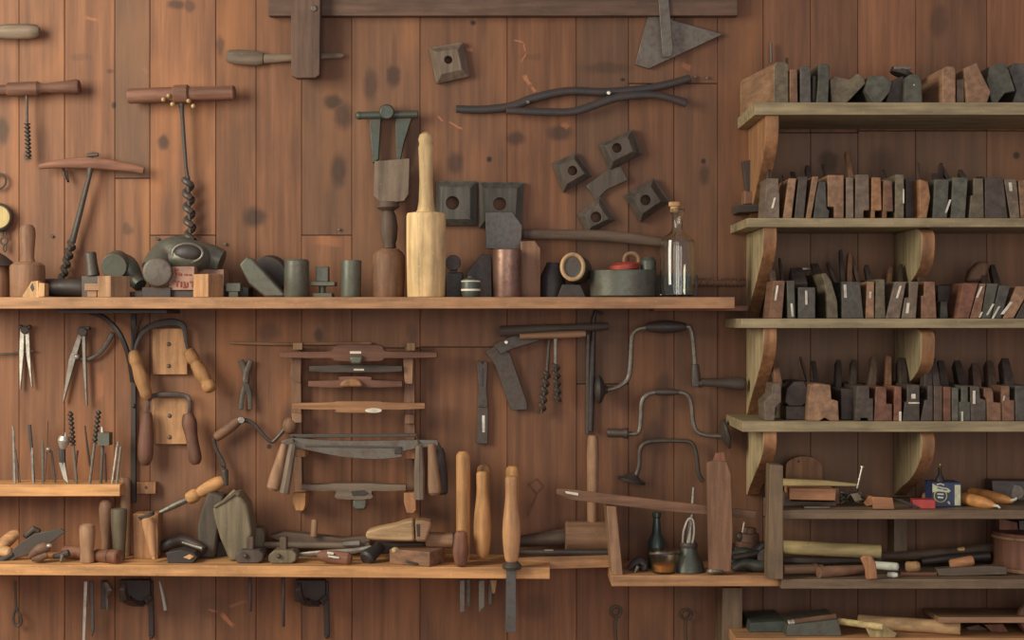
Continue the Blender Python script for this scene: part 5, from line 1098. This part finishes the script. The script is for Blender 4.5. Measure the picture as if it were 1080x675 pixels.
# ---- fourth board
y4 = YB(R4, .235) - .15
def P4(lb, base, top, yt, wm_, **k): plane(R4, lb, base, top, yt, wm_, group=G4, **k)
P4('stepped plane with pale top at the left end of the fourth board', (806, 818), (815, 824), 404.5, 'grey', pts=[(807, y4), (806, 424), (814, 416), (815, 404.5), (824, 404), (824, 424), (818, 430), (817, y4)], wedge=[(824, 18, 0, 7, 'b')])
P4('black round-backed plane in the hollow between the two pale ones', None, None, None, 'vdark', pts=[(828, 424), (830, 410), (838, 403), (848, 402), (852, 410), (852, 424), (846, 428), (832, 428)], d=.20, L=.13, yb_=428)
P4('low grey plane ends under the black round-backed one', (829, 850), (829, 850), 428.5, 'dgrey', d=.20, L=.12)
P4('largest brown stepped plane with an arched sole, left part of the fourth board', None, None, None, 'tan',
   pts=[(852, y4), (853, 424), (855, 406), (860, 404.5), (876, 406), (877, 421), (884, 423), (885, y4), (876, y4), (870, y4 - 3.4), (864, y4)], wedge=[(863, 24, -6, 3, 'w'), (871, 20, 0, 5, 'i')])
P4('dark recessed plane right of the largest brown one', (887, 901), (887, 901), 410, 'vdark', d=.20, wedge=[(893, 25, 5, 6, 'w')])
P4('grey-brown plane with a thumb groove, fourth board', (902, 921), (904, 917), 407, 'dgrey', step=('R', 917, 420), wedge=[(909, 22, 6, 6, 'w')], notch=(908, 916, y4 - 3))
P4('orange-topped plane centre left of the fourth board', (922, 941), (924, 934), 408, 'rust', step=('R', 935, 426), wedge=[(929, 27, 8, 7, 'w')])
P4('narrow reddish plane with a small tall white tag at its foot', (942.5, 951), (944, 951), 407.5, 'red', tg=[(949.5, 440, 2.6, 12, 0)], wedge=[(947, 26, 6, 6, 'b')])
P4('dark plane with a square white tag over a level white stripe', (952, 970), (957, 970), 406, 'dgrey', step=('L', 957, 424), tg=[(963.5, 418, 4.4, 5, 0), (964, 425, 11.5, 1.8, 0)], wedge=[(963, 22, 4, 8, 'w')])
P4('brown-grey plane right of the square white tag', (971, 984), (979, 984), 406.5, 'dgrey', step=('L', 979, 422), wedge=[(981, 24, 6, 8, 'w')])
P4('dark plain plane mid right of the fourth board', (985, 994), (985, 994), 407, 'dark', wedge=[(991, 24, 2, 7, 'w')])
P4('plane with a brick-red face stripe, fourth board', (995, 1003), (995, 1003), 408, 'red', wedge=[(1000, 22, 2, 7, 'w')])
P4('narrow greenish upright plane beside the brick-red stripe, fourth board', (1004, 1011), (1004, 1011), 409, 'green', wedge=[(1008, 22, 2, 8, 'w')])
P4('stepped greenish plane with a tall white tag at its foot, fourth board', None, None, None, 'green', pts=[(1011.6, y4), (1011.6, 424), (1014, 424), (1014, 407), (1021, 407), (1021, 424), (1023.4, 424), (1023.4, y4)], tg=[(1015, 441, 2.2, 14, 0)])
P4('plane with a tall white tag high up, right part of the fourth board', None, None, None, 'dgrey', pts=[(1024, y4), (1023.6, 424), (1023.5, 407), (1033, 407.5), (1034, 420), (1040, 422), (1040, y4)], tg=[(1027.5, 419, 2.8, 14, 0)], wedge=[(1028, 20, 0, 8, 'w')])
P4('stepped brown plane with a rounded top, right part of the fourth board', (1041, 1056), (1038, 1048), 409, 'brown', pts=[(1041, y4), (1040.5, 420), (1038, 418), (1038, 409.5), (1045, 409), (1047.5, 413), (1048, 424), (1056, 425), (1056, y4)], wedge=[(1043, 19, 4, 8, 'w')])
P4('brown plane with a tiny pale mark near the right edge, fourth board', (1057, 1070), (1056.5, 1065), 407, 'brown', step=('R', 1065, 422), tg=[(1059, 420, 1.8, 5, .6)], wedge=[(1060, 20, 3, 8, 'w')])
P4('dark plane cut by the right edge of the fourth board', (1071, 1092), (1071, 1090), 407, 'slate', wedge=[(1078, 22, 2, 9, 'w')])

# ================================================================ LOWER RACK CONTENTS
def g5(d): return YB(R5, d) - .15
def g6(d): return YB(R6, d) - .15
y = g5(.20)
arch = [(828, g5(.06)), (829, 492)] + [(848 - 19.5 * math.cos(PI * i / 12), 493 - 12 * math.sin(PI * i / 12)) for i in range(1, 12)] + [(867.5, 492), (867.5, g5(.06))]
T('wall_box', 'small brown wooden wall box with an arched back and nail hole', 'box', [('back', M().prism(arch, .06, .045), W('oak')), ('hole', M().lathe((842, 486.5, .0605), (842, 486.5, .0595), [(0, 1.6), (1, 1.6)], n=12), MT('black'))])
T('wood_lath', 'thin pale yellow lath lying above the orange block on the upper dark shelf', 'lath', (M().prism([(825, 505), (868, 506.5), (906, 510.5), (906, 513), (868, 512.5), (825, 512.5)], .15, .13), W('yellow', 'x')))
T('wooden_brick', 'orange-tan rectangular wood brick under the thin yellow lath', 'brick', (M().prism([(832.5, 515), (882, 516), (881, 528), (832.5, 527)], .21, .15), W('orange', 'x')))
T('wood_block', 'brown end block standing beside the orange brick, supporting the lath', 'block', (M().prism([(880, 514), (885, 515), (886, g5(.14)), (880, g5(.14))], .14, .10), W('tan')))
T('wood_block', 'added dark piece for the shade under the orange brick at the shelf post', 'block', (M().prism([(827, 520), (832, 520), (834, 528.5), (882, 529.5), (882, g5(.18)), (827, g5(.18))], .18, .14), W('dark', 'x')))  # dark filler added where only shade lies beneath the brick
T('steel_strip', 'flat dull steel strip lying before the orange brick', 'strip', (M().block(848, 876, g5(.225) - 2.4, g5(.225) - .1, .225, .215), MT('dull')))
rw = random.Random(11); m = M()
pts = []
for i in range(40):
    a = i * .9; pts.append((899 + 13 * math.cos(a) * rw.uniform(.5, 1), 525 + 7 * math.sin(a * 1.3) * rw.uniform(.4, 1), .17 + .02 * math.sin(a * 2.1)))
m.tube(cm(pts, 3), 1.0, n=6)
T('wire_coil', 'tangled coil of dull wire right of the orange brick', 'wire', [('coil', m, MT('dull')), ('tag', M().prism([(897, 521), (905, 520), (909, 527), (902, 529)], .198, .196), W('olive'))], bevel=0)
T('nail', 'long pale nail leaning out of the wire coil', 'nail', (M().lathe((904, 515, .16), (909.5, 491.5, .16), [(0, .9), (.94, 1), (.95, 2), (1, 1.8)], n=10), MT('bright')), bevel=0)
T('wood_chip', 'small orange wood chip between the wire coil and the tan card', 'chip', (M().prism([(911, 530), (917, 523), (922, 524), (920, 533), (914, 534)], .19, .17), W('orange')))
T('wooden_card', 'flat orange-tan square of wood tilted on the upper dark shelf front', 'card', (M().prism([(920, 524), (941.5, 525), (943.5, 537.2), (921, 536.8)], .242, .236), W('orange', 'x')))
m = M().vbox(973.5, g5(.21), .21, 22, 9, 14, -6)
T('red_box', 'small bright red box left of the blue tin', 'box', (m, plain('red_card', (208, 66, 58), .5)))
T('wooden_ball', 'small round brown wooden ball behind the red box', 'knob', (M().ball((978, g5(.12) - 6, .12), 5.5), W('brown')))
m = M().prism([(944, 527), (950, 526), (972, 535.5), (966, 536.5)], .225, .215); T('iron_scraper', 'dark flat iron scraper lying left of the red box', 'blade', (m, MT('black')))
# blue tin
yt = g5(.19); NAVY = plain('navy_tin', (52, 66, 108), .4, 0, .08); CR = plain('cream_paint', (226, 226, 176), .5)
tin = M().block(983.5, 1014, 509, yt, .19, .13)
banner = M().prism([(983.6, 510), (988, 512.5), (1000, 515), (1003, 517.5), (1001, 519.8), (990, 518.4), (983.6, 519.5)], .1916, .1901)
seal = M().ring((992, 523, .1908), 6.6, .7, flat=.5)
seal2 = M().tube([(988.5, 521, .1908), (995.5, 521.5, .1908)], .8, n=4, flat=.5); seal3 = M().tube([(989, 524.5, .1908), (995, 525, .1908)], .8, n=4, flat=.5)
panel = M().block(1007, 1013.2, 511.5, 533, .1912, .1901)
inkl = M().tube([(988.5, 514.6, .1922), (993, 515.6, .1922)], .45, n=4, flat=.5); inkl2 = M().tube([(994.5, 516, .1922), (999, 516.8, .1922)], .45, n=4, flat=.5)
T('oil_tin', 'small navy blue tin with a cream banner and side panel, black spout on top', 'tin',
  [('can', tin, NAVY), ('banner', banner, CR), ('panel', panel, CR), ('seal', seal, plain('yellow_paint', (190, 190, 90), .5)), ('lettering', inkl, NAVY), ('lettering', inkl2, NAVY),
   ('lettering', seal2, CR), ('lettering', seal3, CR), ('spout', M().lathe((991.5, 509, .16), (991, 489, .16), [(0, 5), (.25, 4), (.45, 1.8), (1, 1.4)], n=14), MT('black')), ('nozzle', M().tube([(991, 493, .16), (991, 488.5, .16)], 1.5), MT('brass')),
   ('scroll', M().tube([(988, 511.2, .1908), (992, 510.2, .1908), (996, 511.8, .1908)], .7, n=4, flat=.4), CR), ('scroll', M().tube([(1000, 529, .1908), (1002, 532, .1908)], .9, n=4, flat=.4), CR)], bevel=.0008)
def candle(lb, a, b, w):
    m = M().lathe(a, b, [(0, 5), (.03, 6), (.5, 6.2), (.8, 5), (1, 2.2)], n=20, smooth=2)
    T('candle', lb, 'candle', [('wax', m, plain('orange_wax', (226, 152, 78), .5)), ('wick', M().tube(w, [1.6, 1.4, 1.0], n=8), PAPER)], bevel=0)
candle('front orange candle lying right of the blue tin, white wick', (1015.5, g5(.16) - 7.5, .16), (1049, g5(.225) - 3.6, .225), [(1047, g5(.225) - 3.6, .224), (1052, g5(.225) - 3, .23), (1055, g5(.225) - .8, .234)])
candle('rear orange candle lying behind the front one, white wick', (1024, g5(.08) - 8, .08), (1068, g5(.16) - 4.2, .16), [(1066, g5(.16) - 4.6, .16), (1071, g5(.16) - 6, .163), (1072.5, g5(.16) - 8, .165)])
T('grey_box', 'dim grey metal box at the right edge above the round wooden drum', 'box', [('body', M().prism([(1046, 507), (1110, 508), (1110, g5(.08)), (1048, g5(.08))], .08, .03), MT('lead')), ('lens', M().lathe((1072, 519, .083), (1072, 519, .0805), [(0, 8), (1, 8)], n=20), MT('dull'))])
# sixth board
def roll(lb, a, b, r, wm_, name='paper_roll', cat='paper roll', inner=True):
    p = [('roll', M().lathe(a, b, [(0, r), (1, r)], n=22), W(wm_, 'x'))]
    T(name, lb, cat, p, bevel=.0015) if len(p) > 1 else T(name, lb, cat, (p[0][1], p[0][2]), bevel=.0015)
roll('long pale yellow paper roll lying on the lower dark shelf', (826, 577, .13), (929, 582, .15), 7, 'yellow')
T('wooden_file', 'dark bar lying under the pale paper roll', 'bar', (M().tube([(826, 591, .12), (870, 592, .14), (930, 590, .13)], 3.6, n=10), W('vdark', 'x')))
m = M().lathe((826, 600.5, .20), (868, 600, .19), [(0, 4.6), (.75, 4.8), (.76, 5.6), (.84, 5.6), (.85, 4.4), (1, 4.4)], n=16)
T('tool_handle', 'tan handle with a dark ferrule at the left end of the lower dark shelf', 'handle', (m, W('tan', 'x')))
m = M().lathe((863, 604, .225), (914, 600, .19), [(0, 5.6), (.2, 6), (.6, 5), (1, 4)], n=16)
T('tool_handle', 'red-brown tapering handle crossing in front of the tan one', 'handle', (m, W('brown', 'x')))
T('wooden_claw', 'curved orange wooden piece hooked over the front of the lower shelf', 'hook', (M().prism([(908, 589), (912, 586), (920, 587), (924, 594), (926, 611), (914, 611.5), (913, 600)], .252, .24), W('orange')), bevel=.003)
T('plastic_tube', 'short white tube right of the curved orange piece', 'tube', (M().lathe((922, 596, .18), (948, 598, .20), [(0, 4), (.8, 4.2), (.95, 4), (1, 2)], n=16), plain('white_bone', (226, 226, 200), .5)))
T('white_cap', 'little white cap at the shelf front below the white tube', 'cap', (M().lathe((936, 606, .22), (947, 606.5, .23), [(0, 2.4), (.6, 3), (1, 2)], n=14), plain('white_bone', (226, 226, 200), .5)))
T('wooden_stopper', 'round golden wooden stopper between the white tube and the dark bars', 'knob', (M().lathe((955, 598, .19), (970.5, 597, .20), [(0, 4), (.15, 5.6), (.5, 5), (.8, 5.2), (1, 3.4)], n=16), W('pale2', 'x')))
m = M().tube([(930, 587, .06), (975, 585, .08), (1010, 582, .08), (1062, 576, .07)], [4, 5, 5.5, 5], n=12, flat=.8)
T('wooden_bar', 'long dark bar rising to the right at the back of the lower dark shelf', 'bar', (m, W('dark', 'x')))
m = M().tube([(972, 592, .10), (1000, 589, .11), (1044, 586, .11)], [3.6, 4.6, 4], n=12)
T('iron_bar', 'second bar, black iron, under the long dark one', 'bar', (m, MT('black')))
T('brass_ferrule', 'tiny brass tip lying on the black bars', 'ferrule', (M().lathe((1010, 579.5, .14), (1017, 579, .14), [(0, 2), (1, 2.6)], n=10), MT('brass')))
m = M().lathe((1001.5, 595, .185), (1027, 591, .19), [(0, 3.4), (.06, 4.8), (.9, 5.2), (1, 4)], n=16)
T('tool_handle', 'short orange handle on top of the grey bar', 'handle', (m, W('orange', 'x')))
m = M().prism([(989, 600), (1040, 597), (1062, 598), (1062, 606), (1000, 607.5), (990, 607)], .205, .18)
T('grey_bar', 'long grey flat bar at the front of the lower dark shelf', 'bar', (m, W('grey', 'x')))
T('wood_sliver', 'thin brown sliver lying left of the grey bar', 'sliver', (M().tube([(950, 605.5, .2), (988, 605.5, .2)], 2.0, n=8), W('rust', 'x')))
m = M().lathe((1110, g6(.12), .12), (1110, 560, .12), [(0, 58), (.02, 60), (.12, 60.5), (.13, 59), (.9, 59), (.91, 60.5), (1, 60.5)], n=48, flat=.7)
b1 = M().lathe((1110, 566.5, .12), (1110, 563.5, .12), [(0, 61.4), (1, 61.4)], n=48, flat=.7); b2 = M().lathe((1110, g6(.12) - .3, .12), (1110, g6(.12) - 4, .12), [(0, 61.4), (1, 61.4)], n=48, flat=.7)
T('wooden_drum', 'round reddish wooden drum with pale hoops at the right edge', 'drum', [('shell', m, W('red')), ('hoop', b1, W('tan')), ('hoop', b2, W('tan'))])
T('red_block', 'reddish wood piece standing on the round drum at the right edge', 'block', (M().prism([(1054, 547), (1073, 551), (1074, 559.6), (1054, 559.6)], .10, .07), W('red')))
T('iron_bar', 'dark grey upright metal bar on the drum at the right edge', 'bar', (M().block(1075, 1100, 549, 559.6, .10, .07), MT('lead')))
# bottom
def g7(d): return YB(R7, d) - .15
T('green_box', 'dark green low box at the left of the bottom board', 'box', (M().prism([(792, 657), (828, 655), (830, g7(.16)), (790, g7(.16))], .16, .03), plain('dark_green_paint', (74, 84, 72), .6)))
T('metal_case', 'grey-green metal case under a slanting brown rod on the bottom board', 'case', (M().prism([(831, 659.5), (884, 653), (888, g7(.2)), (829, g7(.2))], .20, .08), MT('green')))
T('wood_rod', 'slanting brown wooden rod with a bright left end on the metal case', 'rod', [('rod', M().tube([(832, 656.6, .18), (882, 650.2, .18)], 3, n=10), W('brown', 'x')), ('tip', M().tube([(831, 657, .18), (838, 656, .18)], 3.2, n=10), MT('bright'))])
roll('pale map roll slanting back on the bottom board, left one', (884, 655, .17), (932, 661.5, .235), 3.4, 'yellow')
roll('thick crumpled pale map roll lying across at the bottom right', (905, g7(.12) - 7.4, .12), (1013, g7(.19) - 7.4, .19), 7, 'beige')
m = M().prism([(912, 660), (930, 658), (946, 668), (944, g7(.215)), (918, g7(.215))], .212, .206)
T('paper_sheet', 'folded pale paper sheet standing before the map rolls', 'paper', (m, W('yellow')))
s = M(); A = [(972, 640, .05), (1100, 637, .05), (1100, 646, .22), (990, 647, .22)]
vs = [P(*p) for p in ((974, 641, .02), (1140, 641, .02), (1140, 651, .22), (990, 651, .22))]; vs2 = [v - Vector((0, 0, .012)) for v in vs]
s._add(vs + vs2, [(3, 2, 1, 0), (4, 5, 6, 7), (0, 1, 5, 4), (1, 2, 6, 5), (2, 3, 7, 6), (3, 0, 4, 7)])
T('wall_shelf', 'short brown shelf board at the lower right corner above reddish pieces', 'shelf', (s, W('tan', 'x')))
T('wooden_disc', 'reddish round wooden piece at the bottom right corner', 'wheel', (M().lathe((1092, g7(.2) - 18.8, .19), (1092, g7(.2) - 18.8, .10), [(0, 15), (.1, 18), (1, 18)], n=26), W('red')))
T('wood_block', 'reddish leaning block left of the round piece, bottom right corner', 'block', (M().prism([(1038, 659), (1058, 658), (1064, g7(.16)), (1046, g7(.16))], .16, .08), W('red')))
T('wood_block', 'dark leaning block between the map roll and the reddish block', 'block', (M().prism([(1018, 662), (1032, 659), (1044, g7(.14)), (1022, g7(.14))], .14, .08), W('dark')))
# ================================================================ LIGHT AND CAMERA
def area(name, loc, target, sx, sy, power, colr):
    l = bpy.data.lights.new(name, 'AREA'); l.shape = 'RECTANGLE'; l.size = sx; l.size_y = sy; l.energy = power; l.color = colr
    o = bpy.data.objects.new(name, l); col.objects.link(o); o.location = loc
    o.rotation_euler = (Vector(target) - Vector(loc)).to_track_quat('-Z', 'Y').to_euler(); return o
area('window_light', (-2.1, -1.6, 2.35), (-.7, 0, 1.6), 1.1, 1.4, 62, (1.0, .93, .76))
for wx in (-.5, .25, 1.0, 1.75): area('window_light', (wx, -4.3, 1.75), (wx * .8 + .1, 0, 1.75), .42, 1.5, 9.5, (1.0, .93, .86))
w = bpy.data.worlds.new('World'); sc.world = w; w.use_nodes = True
bg = w.node_tree.nodes['Background']; bg.inputs[0].default_value = lin((200, 190, 208)); bg.inputs[1].default_value = .5
cam = bpy.data.cameras.new('Camera'); co = bpy.data.objects.new('Camera', cam); col.objects.link(co)
co.location = (0, -D, CZ); co.rotation_euler = (PI / 2, 0, 0)
cam.sensor_width = 36; cam.lens = FPX * 36 / 1080.0; cam.clip_start = .05
sc.camera = co
sc.view_settings.view_transform = 'Standard'; sc.view_settings.look = 'None'; sc.view_settings.gamma = 1
sc.view_settings.exposure = 0.0; sc.view_settings.use_curve_mapping = False
